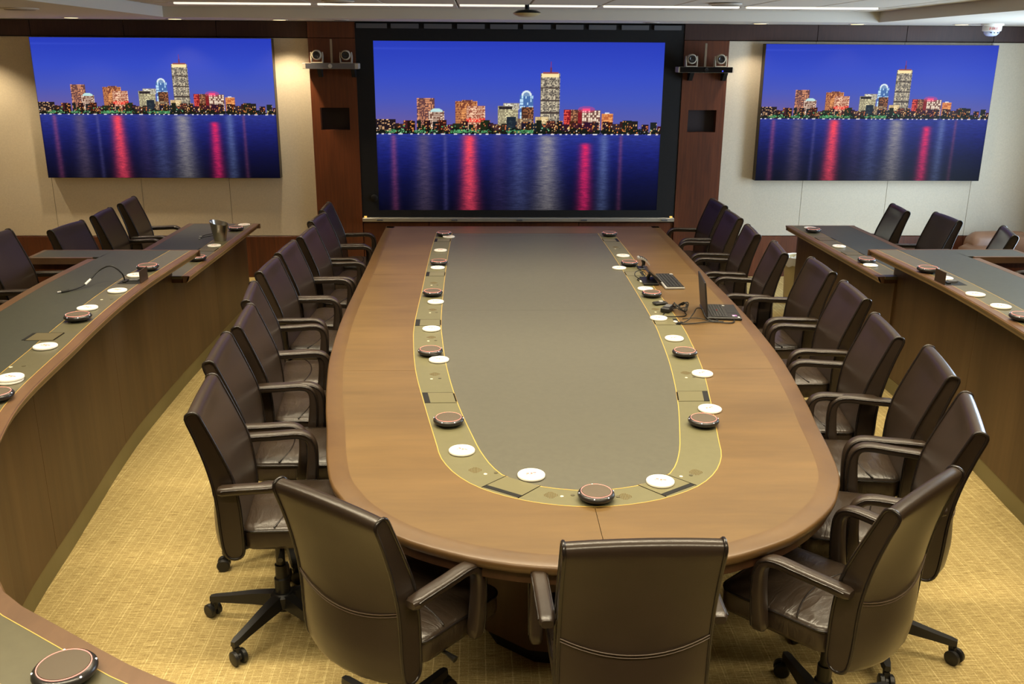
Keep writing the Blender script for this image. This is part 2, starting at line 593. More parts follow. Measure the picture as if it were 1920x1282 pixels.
# ceiling: soffit ring, coffer faces, upper ceiling
ZS, ZU = 2.487, 2.570
CX0, CX1, CY0, CY1 = -3.125, 3.175, -1.0, 8.60
c = MB()
c.box((-0.2, (CY1 + WY + 0.06) / 2, 2.60), (11.3, WY + 0.06 - CY1, 2 * (2.60 - ZS)))
c.box(((-5.85 + CX0) / 2, (CY0 + CY1) / 2, 2.60), (CX0 + 5.85, CY1 - CY0, 2 * (2.60 - ZS)))
c.box(((5.38 + CX1) / 2, (CY0 + CY1) / 2, 2.60), (5.38 - CX1, CY1 - CY0, 2 * (2.60 - ZS)))
c.box((-0.2, (CY0 - 1.98) / 2, 2.60), (11.3, CY0 + 1.98, 2 * (2.60 - ZS)))
c.box(((CX0 + CX1) / 2, (CY0 + CY1) / 2, 2.66), (CX1 - CX0, CY1 - CY0, 0.08))
ce = c.build('ceiling', MT['ceiling']); tag(ce, 'white ceiling with a shallow coffer', None, None, 'structure')
TX = [CX0 + 0.01, -2.88, -2.30, -1.72, -1.14, -0.56, 0.02, 0.60, 1.185, 1.765, 2.345, 2.92, CX1 - 0.01]
for (y0, y1) in ((8.012, 8.59), (6.6, 7.902), (5.0, 6.15), (3.4, 4.55), (1.6, 2.95)):
    for a, b in zip(TX, TX[1:]):
        MB().box(((a + b) / 2, (y0 + y1) / 2, ZU + 0.03), (b - a - 0.012, y1 - y0, 0.05), bev=0.004).build('ceiling_tile', MT['tile'], ce)

# ------------------------------------------------------------------ ceiling fittings
for k, (a, b) in enumerate(((-2.82, -1.74), (-1.68, -0.595), (-0.54, 0.573), (0.627, 1.734), (1.80, 2.88))):
    t = thing('linear_light', ['leftmost', 'second from left', 'middle', 'fourth from left', 'rightmost'][k] + ' slim recessed linear light in the ceiling row', 'light', ((a + b) / 2, 7.957, 2.575), 'linear lights in the ceiling', True)
    MB().box(((a + b) / 2, 7.957, 2.570), (b - a, 0.05, 0.014), bev=.003).build('diffuser', MT['strip'], t)
    m = MB()
    m.box(((a + b) / 2, 7.957, 2.583), (b - a + .02, 0.074, 0.012))
    m.build('frame', MT['ceiling'], t)
names = ['beyond the left picture edge', 'far left', 'second from left', 'third from left', 'unlit, over the left column', 'unlit, over the screen right end', 'lit, over the right column', 'second from right', 'far right']
for (x, y, on), nm in zip(DOWN, names):
    t = thing('downlight', 'round recessed downlight in the soffit, ' + nm, 'light', (x, y, ZS), 'soffit downlights', True)
    MB().lathe([(0.075, ZS), (0.078, ZS - 0.004), (0.060, ZS - 0.004), (0.055, ZS - 0.001)], (x, y, 0), 20).build('trim_ring', MT['ceiling'], t, 40)
    MB().lathe([(0.056, ZS - 0.003), (0.056, ZS - 0.0055)], (x, y, 0), 20).build('lens', MT['down_glow'] if on else MT['down_off'], t)
for x, y, z, lb in ((-3.666, 7.14, ZS, 'round ceiling speaker grille in the left soffit'), (-1.447, 7.45, ZU, 'round ceiling speaker grille left of the dome device'), (1.487, 7.42, ZU, 'round ceiling speaker grille right of the dome device')):
    t = thing('ceiling_speaker', lb, 'speaker', (x, y, z), None, True)
    MB().lathe([(0.125, z), (0.125, z - 0.006), (0.105, z - 0.010)], (x, y, 0), 28).build('rim', MT['ceiling'], t, 40)
    MB().lathe([(0.104, z - 0.010), (0.100, z - 0.014), (0.02, z - 0.016)], (x, y, 0), 28).build('grille', MT['grille'], t, 40)
t = thing('dome_device', 'flattened dome device with dark top hung under the ceiling centre', 'device', (0.003, 7.92, 2.57), None, True)
MB().lathe([(0.02, 2.482), (0.065, 2.486), (0.100, 2.499), (0.116, 2.512)], (0.003, 7.92, 0), 28).build('cover', MT['bin'], t, 60)
MB().lathe([(0.116, 2.512), (0.108, 2.522), (0.080, 2.535), (0.03, 2.54)], (0.003, 7.92, 0), 28).build('top_shell', MT['black'], t, 60)
MB().lathe([(0.018, 2.53), (0.018, 2.59)], (0.003, 7.92, 0), 12).build('stem', MT['black'], t)

# fire alarm strobe
fx, fy = 4.27, 8.72
t = thing('fire_alarm', 'white fire alarm strobe under the right soffit', 'alarm', (fx, fy, ZS), None, True)
MB().lathe([(0.095, ZS), (0.095, ZS - 0.014), (0.085, ZS - 0.018)], (fx, fy, 0), 24).build('base', MT['fire'], t, 40)
MB().lathe([(0.082, ZS - 0.018), (0.080, ZS - 0.06), (0.072, ZS - 0.066)], (fx, fy, 0), 24).build('body', MT['fire'], t, 40)
MB().lathe([(0.02, ZS - 0.108), (0.045, ZS - 0.102), (0.062, ZS - 0.086), (0.068, ZS - 0.066)], (fx, fy, 0), 24).build('strobe_lens', MT['fire_lens'], t, 60)
fc = bpy.data.curves.new('lettering', 'FONT')
fc.body, fc.size, fc.align_x, fc.extrude = 'FIRE', 0.034, 'CENTER', 0.001
fc.space_character = 1.25
fc.materials.append(MT['red_print'])
tmp = bpy.data.objects.new('lettering_curve', fc)
COL.objects.link(tmp)
bpy.context.view_layer.update()
fm = bpy.data.meshes.new_from_object(tmp.evaluated_get(bpy.context.evaluated_depsgraph_get()))
bpy.data.objects.remove(tmp)
fo = bpy.data.objects.new('lettering', fm)
COL.objects.link(fo)
fo.parent = t
fo.location = (-0.026, -0.0815, -0.056)
fo.rotation_euler = (math.radians(90), 0, math.radians(-18))
for k in range(3):
    MB().box((fx - 0.035 + 0.03 * k, fy - 0.060, ZS - 0.078), (0.012, 0.01, 0.008)).build('strobe_mark', MT['black'], t)

# ------------------------------------------------------------------ the picture shown on the displays


def make_picture(nx=520, ny=300):
    rng = np.random.RandomState(7)
    U, V0 = np.meshgrid((np.arange(nx) + .5) / nx, (np.arange(ny) + .5) / ny)   # V from the top
    V = np.where(V0 < .535, V0 * .55 / .535, .55 + (V0 - .535) / .465 * .45)
    img = np.zeros((ny, nx, 3))

    def lerp(stops, t):
        xs = [s[0] for s in stops]
        return np.stack([np.interp(t, xs, [s[1][k] for s in stops]) for k in range(3)], -1)
    H = 0.55
    sky = lerp([(0, (40, 60, 185)), (.2, (54, 76, 196)), (.35, (68, 86, 188)), (.46, (84, 90, 172)), (.55, (104, 92, 160))], V)
    side = np.exp(-((U - 0.05) / .25) ** 2)[..., None]
    sky = sky + side * (V[..., None] / H) ** 3 * np.array([22, 0, -12])
    wob = 0.004 * np.sin(U * 6.5) + 0.045 - 0.02 * U
    sky += (np.exp(-((V - wob) / .006) ** 2) * np.clip(1 - U / .5, 0, 1))[..., None] * 10
    img[:] = sky
    # water
    t = (V - H) / (1 - H)
    wat = lerp([(0, (44, 54, 140)), (.25, (26, 33, 112)), (.6, (10, 14, 62)), (1, (2, 3, 24))], t)
    n1 = rng.rand(ny, nx)
    k = np.ones(9) / 9
    n1 = np.apply_along_axis(lambda r: np.convolve(r, k, 'same'), 1, n1) - .5
    wat *= (1 + 0.55 * n1)[..., None]

    def refl(uc, w, col, t0, a, tilt=0.0):
        nonlocal wat
        c_ = uc + tilt * t
        wv = w * (0.75 + 0.5 * t)
        g = np.exp(-((U - c_) / wv) ** 2) * a * np.clip((t - t0) / .04, 0, 1) * (1 - 0.35 * t) * (1 + 1.3 * n1)
        wat = wat * (1 - np.clip(g, 0, 1))[..., None] + np.clip(g, 0, 1)[..., None] * np.array(col)
    refl(.325, .028, (255, 72, 92), 0.0, .95)
    refl(.735, .022, (245, 40, 100), .10, .85)
    refl(.60, .042, (172, 164, 150), 0, .72)
    refl(.06, .012, (210, 90, 120), 0, .42, .0)
    refl(.165, .03, (130, 105, 110), 0, .5)
    refl(.24, .008, (110, 100, 150), 0, .4)
    refl(.80, .020, (130, 150, 190), 0, .5)
    refl(.86, .008, (200, 90, 110), 0, .35)
    refl(.50, .035, (110, 120, 160), 0, .5)
    refl(.43, .03, (90, 70, 110), 0, .4)
    img = np.where((V > H)[..., None], wat, img)

    def blk(u0, u1, v0, v1, base, lit, dens=.5, cw=.004, ch=.009, shade=0.0):
        m_ = (U >= u0) & (U < u1) & (V >= v0) & (V < v1)
        cu = np.floor((U - u0) / cw).astype(int)
        cv = np.floor((V - v0) / ch).astype(int)
        r_ = rng.rand(400, 400)
        on = (r_[np.clip(cu, 0, 399), np.clip(cv, 0, 399)] < dens)
        fr = ((U - u0) / cw) % 1
        fv = ((V - v0) / ch) % 1
        on &= (fr > .25) & (fv > .2)
        bs = np.array(base) * (1 - shade * ((U - u0) / (u1 - u0)))[..., None]
        colr = np.where(on[..., None], np.array(lit), bs)
        img[m_] = colr[m_]
    blk(.144, .206, .335, .53, (104, 66, 66), (222, 150, 110), .55)
    blk(.184, .238, .412, .53, (120, 84, 70), (244, 214, 190), .6)
    m_ = ((U - .212) / .022) ** 2 + ((V - .418) / .022) ** 2 < 1
    img[m_ & (V < .418)] = (190, 226, 224)
    blk(.277, .353, .352, .53, (128, 68, 50), (238, 160, 96), .65)
    blk(.300, .338, .345, .36, (110, 60, 50), (220, 150, 96), .4)
    blk(.316, .380, .382, .53, (160, 92, 72), (252, 206, 170), .7)
    blk(.316, .380, .455, .48, (235, 60, 50), (255, 210, 170), .5)
    blk(.425, .497, .382, .53, (150, 140, 112), (232, 222, 176), .55)
    blk(.445, .500, .364, .40, (150, 140, 124), (244, 240, 220), .7)
    blk(.428, .475, .385, .40, (40, 34, 38), (60, 50, 50), .2)
    # arched tower
    blk(.501, .549, .315, .50, (72, 110, 170), (190, 226, 248), .55, .006, .02)
    m_ = (((U - .525) / .018) ** 2 + ((V - .318) / .030) ** 2 < 1) & (V < .318)
    img[m_] = (228, 240, 244)
    m_ = (((U - .525) / .011) ** 2 + ((V - .318) / .020) ** 2 < 1) & (V < .322)
    img[m_] = (120, 150, 190)
    blk(.508, .550, .386, .50, (74, 46, 36), (176, 112, 70), .45)
    blk(.495, .545, .455, .53, (120, 96, 76), (230, 200, 150), .5)
    # tall tower
    blk(.574, .640, .186, .50, (104, 96, 88), (206, 192, 164), .62, .0042, .0075, .1)
    for vv in (.27, .345, .42):
        m_ = (U > .574) & (U < .640) & (abs(V - vv) < .004)
        img[m_] = (70, 58, 52)
    m_ = (U > .577) & (U < .637) & (V > .186) & (V < .208)
    img[m_] = (255, 232, 170)
    m_ = (U > .580) & (U < .634) & (V > .178) & (V < .187)
    img[m_] = (150, 80, 74)
    m_ = (abs(U - .6085) < .0014) & (V > .115) & (V < .18)
    img[m_] = (150, 40, 70)
    m_ = (abs(U - .6085) < .003) & (V > .15) & (V < .18)
    img[m_] = (110, 50, 80)
    blk(.556, .602, .447, .53, (190, 160, 110), (252, 228, 176), .6)
    blk(.655, .685, .402, .53, (128, 24, 34), (230, 84, 70), .5)
    blk(.680, .724, .400, .53, (92, 56, 46), (190, 130, 90), .5)
    blk(.706, .722, .415, .50, (130, 28, 36), (160, 50, 50), .4)
    blk(.720, .784, .406, .535, (120, 84, 74), (255, 232, 206), .62, .007, .013)
    m_ = (U > .722) & (U < .748) & (V > .394) & (V < .408)
    img[m_] = (255, 90, 140)
    m_ = ((U - .735) / .03) ** 2 + ((V - .400) / .02) ** 2 < 1
    img[m_] = img[m_] * .6 + np.array([255, 60, 120]) * .4
    blk(.789, .828, .424, .53, (190, 104, 60), (246, 168, 100), .55)
    m_ = (U > .80) & (U < .816) & (V > .417) & (V < .426)
    img[m_] = (230, 230, 236)
    # low town
    for i in range(52):
        u0 = i / 52 + rng.uniform(-.008, .008)
        hgt = rng.uniform(.02, .055) * (1.0 if .06 < u0 < .97 else .7)
        blk(u0, u0 + rng.uniform(.016, .034), .532 - hgt - .012, .55, tuple(rng.uniform(18, 58, 3) * np.array([1.2, .8, .75])), [(232, 150, 80), (200, 110, 70), (250, 200, 130)][rng.randint(3)], .17, .0042, .0095)
    blk(0, .07, .462, .55, (34, 24, 30), (230, 180, 130), .25)
    blk(.455, .488, .445, .55, (30, 40, 52), (46, 60, 66), .3)
    # trees and shore lights
    top = .523 + .010 * np.sin(U * 60) + .006 * np.sin(U * 151 + 1)
    m_ = (V > top) & (V < .551) & (rng.rand(ny, nx) < .86)
    img[m_] = (16, 24, 18)
    for i in range(95):
        uu, vv = rng.rand(), rng.uniform(.50, .546)
        colr = [(255, 190, 96), (255, 140, 60), (150, 220, 160), (255, 240, 220)][rng.randint(4)]
        if uu < .45 and rng.rand() < .5:
            colr = (96, 200, 130)
        m_ = ((U - uu) * 1.75) ** 2 + (V - vv) ** 2 < rng.uniform(.0015, .0042) ** 2
        img[m_] = colr
    for i in range(26):
        uu, w = rng.rand(), rng.uniform(.01, .028)
        m_ = (((U - uu) / w) ** 2 + ((V - .535) / .010) ** 2 < 1) & (rng.rand(ny, nx) < .35) & (U < .55)
        img[m_] = (90, 170, 110)
    m_ = (abs(V - .552) < .0022) & (np.sin(U * 240 + 3 * np.sin(U * 37)) > .55)
    img[m_] = (226, 220, 226)
    img = np.clip(img, 0, 255) / 255.0
    lin = np.where(img <= .04045, img / 12.92, ((img + .055) / 1.055) ** 2.4)
    # unit grid mesh in X-Z, facing -Y; vertices carry the colours
    X = (U - .5).ravel()
    Z = (.5 - V0).ravel()
    X = (X - X.min()) / (X.max() - X.min()) - .5
    Z = (Z - Z.min()) / (Z.max() - Z.min()) - .5
    co = np.stack([X, np.zeros_like(X), Z], 1)
    idx = np.arange(nx * ny).reshape(ny, nx)
    q = np.stack([idx[1:, :-1], idx[1:, 1:], idx[:-1, 1:], idx[:-1, :-1]], -1).reshape(-1, 4)
    me = bpy.data.meshes.new('picture')
    me.vertices.add(len(co)); me.vertices.foreach_set('co', co.ravel())
    me.loops.add(q.size); me.loops.foreach_set('vertex_index', q.ravel())
    me.polygons.add(len(q))
    me.polygons.foreach_set('loop_start', np.arange(0, q.size, 4))
    me.update(calc_edges=True)
    at = me.color_attributes.new('skyline', 'FLOAT_COLOR', 'POINT')
    at.data.foreach_set('color', np.concatenate([lin.reshape(-1, 3), np.ones((nx * ny, 1))], 1).ravel())
    m, nt, b = new_mat('screen_picture')
    a = N(nt, 'ShaderNodeVertexColor', layer_name='skyline')
    nt.links.new(a.outputs['Color'], b.inputs['Emission Color'])
    b.inputs['Emission Strength'].default_value = 1.0
    b.inputs['Base Color'].default_value = (0.004, 0.004, 0.004, 1)
    b.inputs['Roughness'].default_value = 0.45
    b.inputs['Specular IOR Level'].default_value = 0.06
    me.materials.append(m)
    return me


PIC = make_picture()


def display(name, label, x0, x1, z0, z1, y, depth):
    cx, cz = (x0 + x1) / 2, (z0 + z1) / 2
    t = thing(name, label, 'screen', (cx, y, z0))
    p = bpy.data.objects.new('picture', PIC)
    COL.objects.link(p)
    p.parent = t
    p.location = (0, -0.001, cz - z0)
    p.scale = (x1 - x0, 1, z1 - z0)
    MB().box((0, depth / 2 + 0.001, cz - z0), (x1 - x0 + 0.006, depth, z1 - z0 + 0.006)).build('housing', MT['frame_edge'], t)
    return t


dl = display('wall_display', 'large wall display of a city skyline, left of the main screen', -4.592, -2.348, 1.022, 2.324, 9.25, 0.095)
dr = display('wall_display', 'large wall display of a city skyline, right of the main screen', 2.372, 4.648, 1.007, 2.307, 9.25, 0.095)
dm = display('main_screen', 'main video wall with a city skyline between the mahogany columns', -1.396, 1.404, 0.697, 2.3135, 9.31, 0.012)
# surround, top modules, cable knob and rail belong to the video wall
sur = MB()
for (a, b, z0, z1) in ((-1.566, -1.396, .60, 2.475), (1.404, 1.588, .60, 2.475), (-1.396, 1.404, .60, .697), (-1.396, 1.404, 2.3135, 2.475)):
    sur.box(((a + b) / 2 - 0.004, 0.012, (z0 + z1) / 2 - .697), (b - a, 0.03, z1 - z0))
sur.build('surround', MT['surround'], dm)
for k in range(10):
    a = -1.545 + k * 0.314
    MB().box((a + 0.14 - .004, -0.012, 2.448 - .697), (0.262 if k else 0.29, 0.02, 0.044), bev=0.003).build('top_module', MT['module'], dm)
MB().lathe([(0.036, 0), (0.036, 0.012), (0.028, 0.018)], (-1.438 - .004, -0.003, .819 - .697), 18, Matrix.Rotation(math.radians(90), 3, 'X')).build('cable_cap', MT['black'], dm, 40)
MB().box((0.006, -0.03, .606 - .697), (3.14, 0.05, 0.040), bev=0.006).build('rail', MT['alu'], dm)
for x in (-1.39, -0.645, 0.008, 0.66, 1.475):
    MB().box((x, -0.060, .604 - .697), (0.06, 0.012, 0.014), bev=.003).build('latch', MT['module'], dm)
for x in (-1.535, 1.545):
    MB().box((x, -0.034, .634 - .697), (0.026, 0.01, 0.014)).build('status_light', MT['amber'], dm)

# twin-camera bars on the columns
for (x0, x1, zb, face, cams, mast, lab) in ((-2.045, -1.524, 2.054, 'steel', (-1.910, -1.638), -1.774, 'silver twin-camera bar with mast on the left column'),
                                           (1.51, 2.042, 2.039, 'gloss_black', (1.636, 1.915), 1.771, 'black twin-camera bar with mast on the right column')):
    t = thing('camera_bar', lab, 'camera', ((x0 + x1) / 2, 9.2, zb), 'camera bars', True)
    cx = (x0 + x1) / 2
    MB().box((cx, 9.20, zb + 0.028), (x1 - x0, 0.16, 0.052), bev=0.004).build('shelf', MT['cam_shell'], t)
    MB().box((cx, 9.118, zb + 0.028), (x1 - x0 - 0.03 * (face == 'steel') - .03, 0.006, 0.050)).build('front_panel', mat('silver_front', (122, 122, 130), 0.3, 0.5, 0.7) if face == 'steel' else MT['gloss_black'], t)
    MB().lathe([(0.019, 0), (0.019, 0.005), (0.015, 0.006)], (cx, 9.115, zb + 0.028), 18, Matrix.Rotation(math.radians(90), 3, 'X')).build('sensor', MT['silver'] if face == 'steel' else MT['lens'], t, 40)
    if face != 'steel':
        MB().box((1.932, 9.114, zb + 0.017), (0.01, 0.004, 0.01)).build('status_light', MT['blue_led'], t)
    MB().box((mast, 9.17, zb + 0.162), (0.02, 0.02, 0.216), bev=0.004).build('mast', MT['steel'], t)
    for bx in (x0 + 0.145, x1 - 0.06):
        MB().loft([[(bx - .018, 9.16, zb), (bx + .018, 9.16, zb), (bx + .018, 9.30, zb), (bx - .018, 9.30, zb)],
                   [(bx - .018, 9.24, zb - .075), (bx + .018, 9.24, zb - .075), (bx + .018, 9.30, zb - .075), (bx - .018, 9.30, zb - .075)]]).build('bracket', MT['black'], t)
    for px in cams:
        h = MB()
        zc = zb + 0.054
        for s in (-1, 1):
            h.loft([[(px + s * .046, 9.125, zc + .004), (px + s * .055, 9.125, zc + .004), (px + s * .055, 9.20, zc + .004), (px + s * .046, 9.20, zc + .004)],
                    [(px + s * .050, 9.13, zc + .06), (px + s * .058, 9.13, zc + .06), (px + s * .058, 9.19, zc + .06), (px + s * .050, 9.19, zc + .06)],
                    [(px + s * .050, 9.14, zc + .10), (px + s * .056, 9.14, zc + .10), (px + s * .056, 9.17, zc + .10), (px + s * .050, 9.17, zc + .10)]])
        h.box((px, 9.162, zc + .004), (0.11, 0.085, 0.010), bev=0.003)
        h.build('yoke', MT['cam_shell'], t, 40)
        hd = MB().lathe([(0.030, -.05), (0.045, -.03), (0.046, .02), (0.040, .028)], (px, 9.15, zc + .072), 22, Matrix.Rotation(math.radians(90), 3, 'X')).build('camera_head', MT['cam_shell'], t, 40)
        MB().lathe([(0.034, .026), (0.034, .032), (0.024, .033), (0.020, .030)], (px, 9.15, zc + .072), 22, Matrix.Rotation(math.radians(90), 3, 'X')).build('lens', MT['lens'], hd, 40)

# ------------------------------------------------------------------ conference table
TZ = 0.74
T_OUT = [(1.213, 8.135), (1.207, 7.2), (1.195, 6.5), (1.188, 5.8), (1.176, 5.1), (1.142, 4.5), (1.108, 4.17), (1.048, 3.745), (1.004, 3.49), (.962, 3.22), (.917, 3.01), (.868, 2.895), (.812, 2.79), (.712, 2.67), (.605, 2.575), (.485, 2.505), (.375, 2.455), (.22, 2.413), (0, 2.394)]
B_OUT = [(.755, 7.795), (.762, 7.2), (.763, 6.7), (.757, 5.85), (.752, 5.03), (.731, 4.63), (.690, 4.19), (.622, 3.74), (.549, 3.3), (.532, 3.20), (.476, 3.06), (.386, 2.94), (.258, 2.852), (.134, 2.806), (0, 2.788)]
B_IN = [(.622, 7.795), (.626, 7.2), (.627, 6.75), (.621, 5.93), (.606, 5.10), (.583, 4.7), (.545, 4.25), (.482, 3.77), (.403, 3.345), (.372, 3.215), (.343, 3.125), (.294, 3.03), (.176, 2.948), (.085, 2.920), (0, 2.908)]
NH = 91
to, bo, bi = u_path(T_OUT, NH), u_path(B_OUT, NH), u_path(B_IN, NH)
tab = thing('conference_table', 'long walnut conference table with rounded near end and olive leather centre', 'table', (0, 5.2, 0), None, True)
# veneer leaves between the edge band and the inlay
te = offset(to, 0.075)
far_in_L, far_in_R = te[0], te[-1]
bo_l = offset(bo, -0.0016)
te_d = resample(offset(to, 0.0742)[:NH], 600)
bo_dense = resample(bo_l[:NH], 600)
marks = [(0, 0)]
for target in (6.25, 4.21):
    marks.append((min(range(600), key=lambda i: abs(te_d[i].y - target)), min(range(600), key=lambda i: abs(bo_dense[i].y - target))))
marks.append((599, 599))
for side in (-1, 1):
    for (a0, b0_), (a1, b1_) in zip(marks, marks[1:]):
        A, B = resample(te_d[a0:a1 + 1], 61), resample(bo_dense[b0_:b1_ + 1], 61)
        A = [Vector((-side * p.x, p.y, 0)) for p in A]
        B = [Vector((-side * p.x, p.y, 0)) for p in B]
        for L in (A, B):
            L[0] += (L[1] - L[0]).normalized() * 0.0010
            L[-1] += (L[-2] - L[-1]).normalized() * 0.0010
        ring_solid(MB(), A, B, TZ - 0.0278, TZ - 0.0002).build('veneer_leaf', MT['table_wood'], tab)
q = MB().prism([(-1.138, 8.06), (-0.757, 7.797), (0.757, 7.797), (1.138, 8.06)], TZ - 0.028, TZ)
q.build('veneer_leaf', MT['table_wood'], tab)
sec = [(0, TZ - .012), (.0025, TZ - .004), (.008, TZ), (.0749, TZ), (.0749, TZ - .028), (.09, TZ - .045), (.03, TZ - .045), (.004, TZ - .03)]
sweep(MB(), to, sec).build('edge_band', MT['table_edge'], tab, 50)
MB().box((0, 8.097, TZ - .02), (2.424, 0.075, 0.04), bev=0.004).build('edge_band', MT['table_edge'], tab)
MB().prism([(p.x, p.y) for p in offset(to, 0.02)], TZ - .07, TZ - .03).build('underframe', MT['pedestal'], tab)
# brass lines, inlay, centre field
sweep(MB(), bo, [(-.0016, TZ - .01), (-.0016, TZ + .0004), (.0016, TZ + .0004), (.0016, TZ - .01)]).build('brass_line', MT['gold'], tab)
sweep(MB(), bi, [(-.0018, TZ - .01), (-.0018, TZ + .0004), (.0018, TZ + .0004), (.0018, TZ - .01)]).build('brass_line', MT['gold'], tab)
ring_solid(MB(), offset(bo, .0016), offset(bi, -.0018), TZ - .02, TZ - .0003).build('inlay_band', MT['band'], tab)
fin = offset(bi, .0018)
k5 = min(range(NH), key=lambda i: abs(fin[i].y - 5.30))
near_part = [(p.x, p.y) for p in fin[k5:2 * NH - 1 - k5]]
near_part = [(near_part[0][0], 5.2985)] + near_part[1:-1] + [(near_part[-1][0], 5.2985)]
MB().prism(near_part, TZ - .02, TZ - .0003).build('leather_sheet', MT['field'], tab)
farl = [(p.x, p.y) for p in fin[:k5]]
farr = [(p.x, p.y) for p in fin[2 * NH - 1 - k5:]]
MB().prism(farl[1:] and ([(-.62, 7.694)] + [p for p in farl if p[1] < 7.69] + [(near_part[0][0], 5.3)] + [(near_part[-1][0], 5.3)] + [p for p in farr if p[1] < 7.69] + [(.62, 7.694)]), TZ - .02, TZ - .0003).build('leather_sheet', MT['field'], tab)
MB().box((0, 7.745, TZ - .0102), (1.238, 0.098, 0.0198)).build('end_strip', MT['field'], tab)
# pedestal
PED = [(.62, 7.7), (.62, 5.0), (.60, 4.2), (.53, 3.6), (.42, 3.15), (.30, 2.98), (.16, 2.90), (0, 2.88)]
pp = u_path(PED, 25)
MB().prism([(p.x, p.y) for p in pp], 0.09, TZ - .07).build('pedestal', MT['pedestal'], tab, 40)
MB().prism([(p.x, p.y) for p in offset(pp, .06)], 0.0, 0.09).build('plinth', MT['black'], tab)


def band_quad(path_o, path_i, y0, y1, side, f0=0.0, f1=1.0):
    """Quad across an inlay between two Y values on one side; f0..f1 measured from the outer line."""
    out = []
    for y in (y0, y1):
        n = len(path_o) // 2
        rng_ = range(n) if side < 0 else range(n + 1, 2 * n + 1)
        io = min(rng_, key=lambda i: abs(path_o[i].y - y))
        ii = min(rng_, key=lambda i: abs(path_i[i].y - y))
        xo, xi = path_o[io].x, path_i[ii].x
        out.append((xo + (xi - xo) * f0, xo + (xi - xo) * f1))
    return [(out[0][0], y0), (out[0][1], y0), (out[1][1], y1), (out[1][0], y1)]


bo_d, bi_d = u_path(B_OUT, 400), u_path(B_IN, 400)
for side in (-1, 1):
    for yc in (7.49, 6.26, 5.04, 3.835):
        hd = MB().prism(band_quad(bo_d, bi_d, yc - .062, yc + .062, side, .20, .985), TZ - .004, TZ + .0006).build('hatch_lid', MT['lid'], tab)
        MB().prism(band_quad(bo_d, bi_d, yc - .062, yc + .062, side, .03, .195), TZ - .004, TZ + .0008).build('brush_slot', MT['black'], hd)
        MB().prism(band_quad(bo_d, bi_d, yc - .052, yc + .052, side, .955, 1.0), TZ - .004, TZ + .0010).build('finger_gap', MT['gap'], hd)
        for e in (-.064, .064):
            MB().prism(band_quad(bo_d, bi_d, yc + e - .0008, yc + e + .0008, side, .03, .99), TZ - .004, TZ + .0007).build('lid_gap', MT['gap'], hd)
for s in (-1, 1):
    P = [Vector((s * .379, 2.944, 0)), Vector((s * .291, 3.033, 0)), Vector((s * .171, 2.949, 0)), Vector((s * .253, 2.857, 0))]
    g = lambda i, j, t: P[i].lerp(P[j], t)
    quad = lambda a, b: [tuple(g(0, 1, a)[:2]), tuple(g(0, 1, b)[:2]), tuple(g(3, 2, b)[:2]), tuple(g(3, 2, a)[:2])]
    hd = MB().prism(quad(.20, .97), TZ - .004, TZ + .0006).build('hatch_lid', MT['lid'], tab)
    MB().prism(quad(.03, .19), TZ - .004, TZ + .0008).build('brush_slot', MT['black'], hd)
    MB().prism([tuple(g(0, 3, 0)[:2]), tuple(g(1, 2, 0)[:2]), tuple(g(1, 2, .02)[:2]), tuple(g(0, 3, .02)[:2])], TZ - .004, TZ + .0009).build('lid_gap', MT['gap'], hd)
    MB().prism([tuple(g(0, 3, .98)[:2]), tuple(g(1, 2, .98)[:2]), tuple(g(1, 2, 1)[:2]), tuple(g(0, 3, 1)[:2])], TZ - .004, TZ + .0009).build('lid_gap', MT['gap'], hd)


def disc(x, y, z, r, h=.0012, seg=10):
    return MB().lathe([(r, z - .001), (r, z + h)], (x, y, 0), seg)


GR = [(-.402, 3.084), (-.141, 2.878), (.112, 2.862), (.400, 3.05), (-.665, 5.317), (-.645, 4.754), (-.598, 4.151), (.665, 5.317), (.645, 4.754), (.598, 4.151), (-.69, 6.0), (.69, 7.20)]
for gx, gy in GR:
    m = MB()
    for i in range(-4, 5):
        for j in range(-4, 5):
            if i * i + j * j <= 17:
                m.lathe([(.0015, TZ - .001), (.0015, TZ + .0008)], (gx + i * .0055, gy + j * .0055, 0), 5)
    m.build('speaker_dots', MT['dot'], tab, None, 'stuff')
    ox, oy = (0.0, -.07) if abs(gx) > .45 else (.055 * (1 if gx < 0 else -1) * .9, -.035 if abs(gx) > .3 else -.012)
    disc(gx + ox - .012, gy + oy, TZ, .0065).build('button', MT['button'], tab)
    disc(gx + ox + .026, gy + oy + .01, TZ, .0075).build('button', MT['button_dark'], tab)

# ------------------------------------------------------------------ curved upper desk and the two low desks
DZ = 0.96
RIDGE = [(2.215, 6.01), (2.228, 5.5), (2.230, 5.05), (2.208, 4.6), (2.168, 4.15), (2.142, 3.92), (2.085, 3.37), (2.005, 3.0), (1.815, 2.46), (1.535, 1.996), (1.392, 1.872), (1.237, 1.763), (1.123, 1.684), (.989, 1.610), (.7, 1.49), (.35, 1.42), (0, 1.40)]
ND = 61
rd = u_path(RIDGE, ND)
desk = thing('curved_desk', 'raised curved walnut desk ringing the table with dark leather top', 'desk', (0, 3.0, 0), None, True)


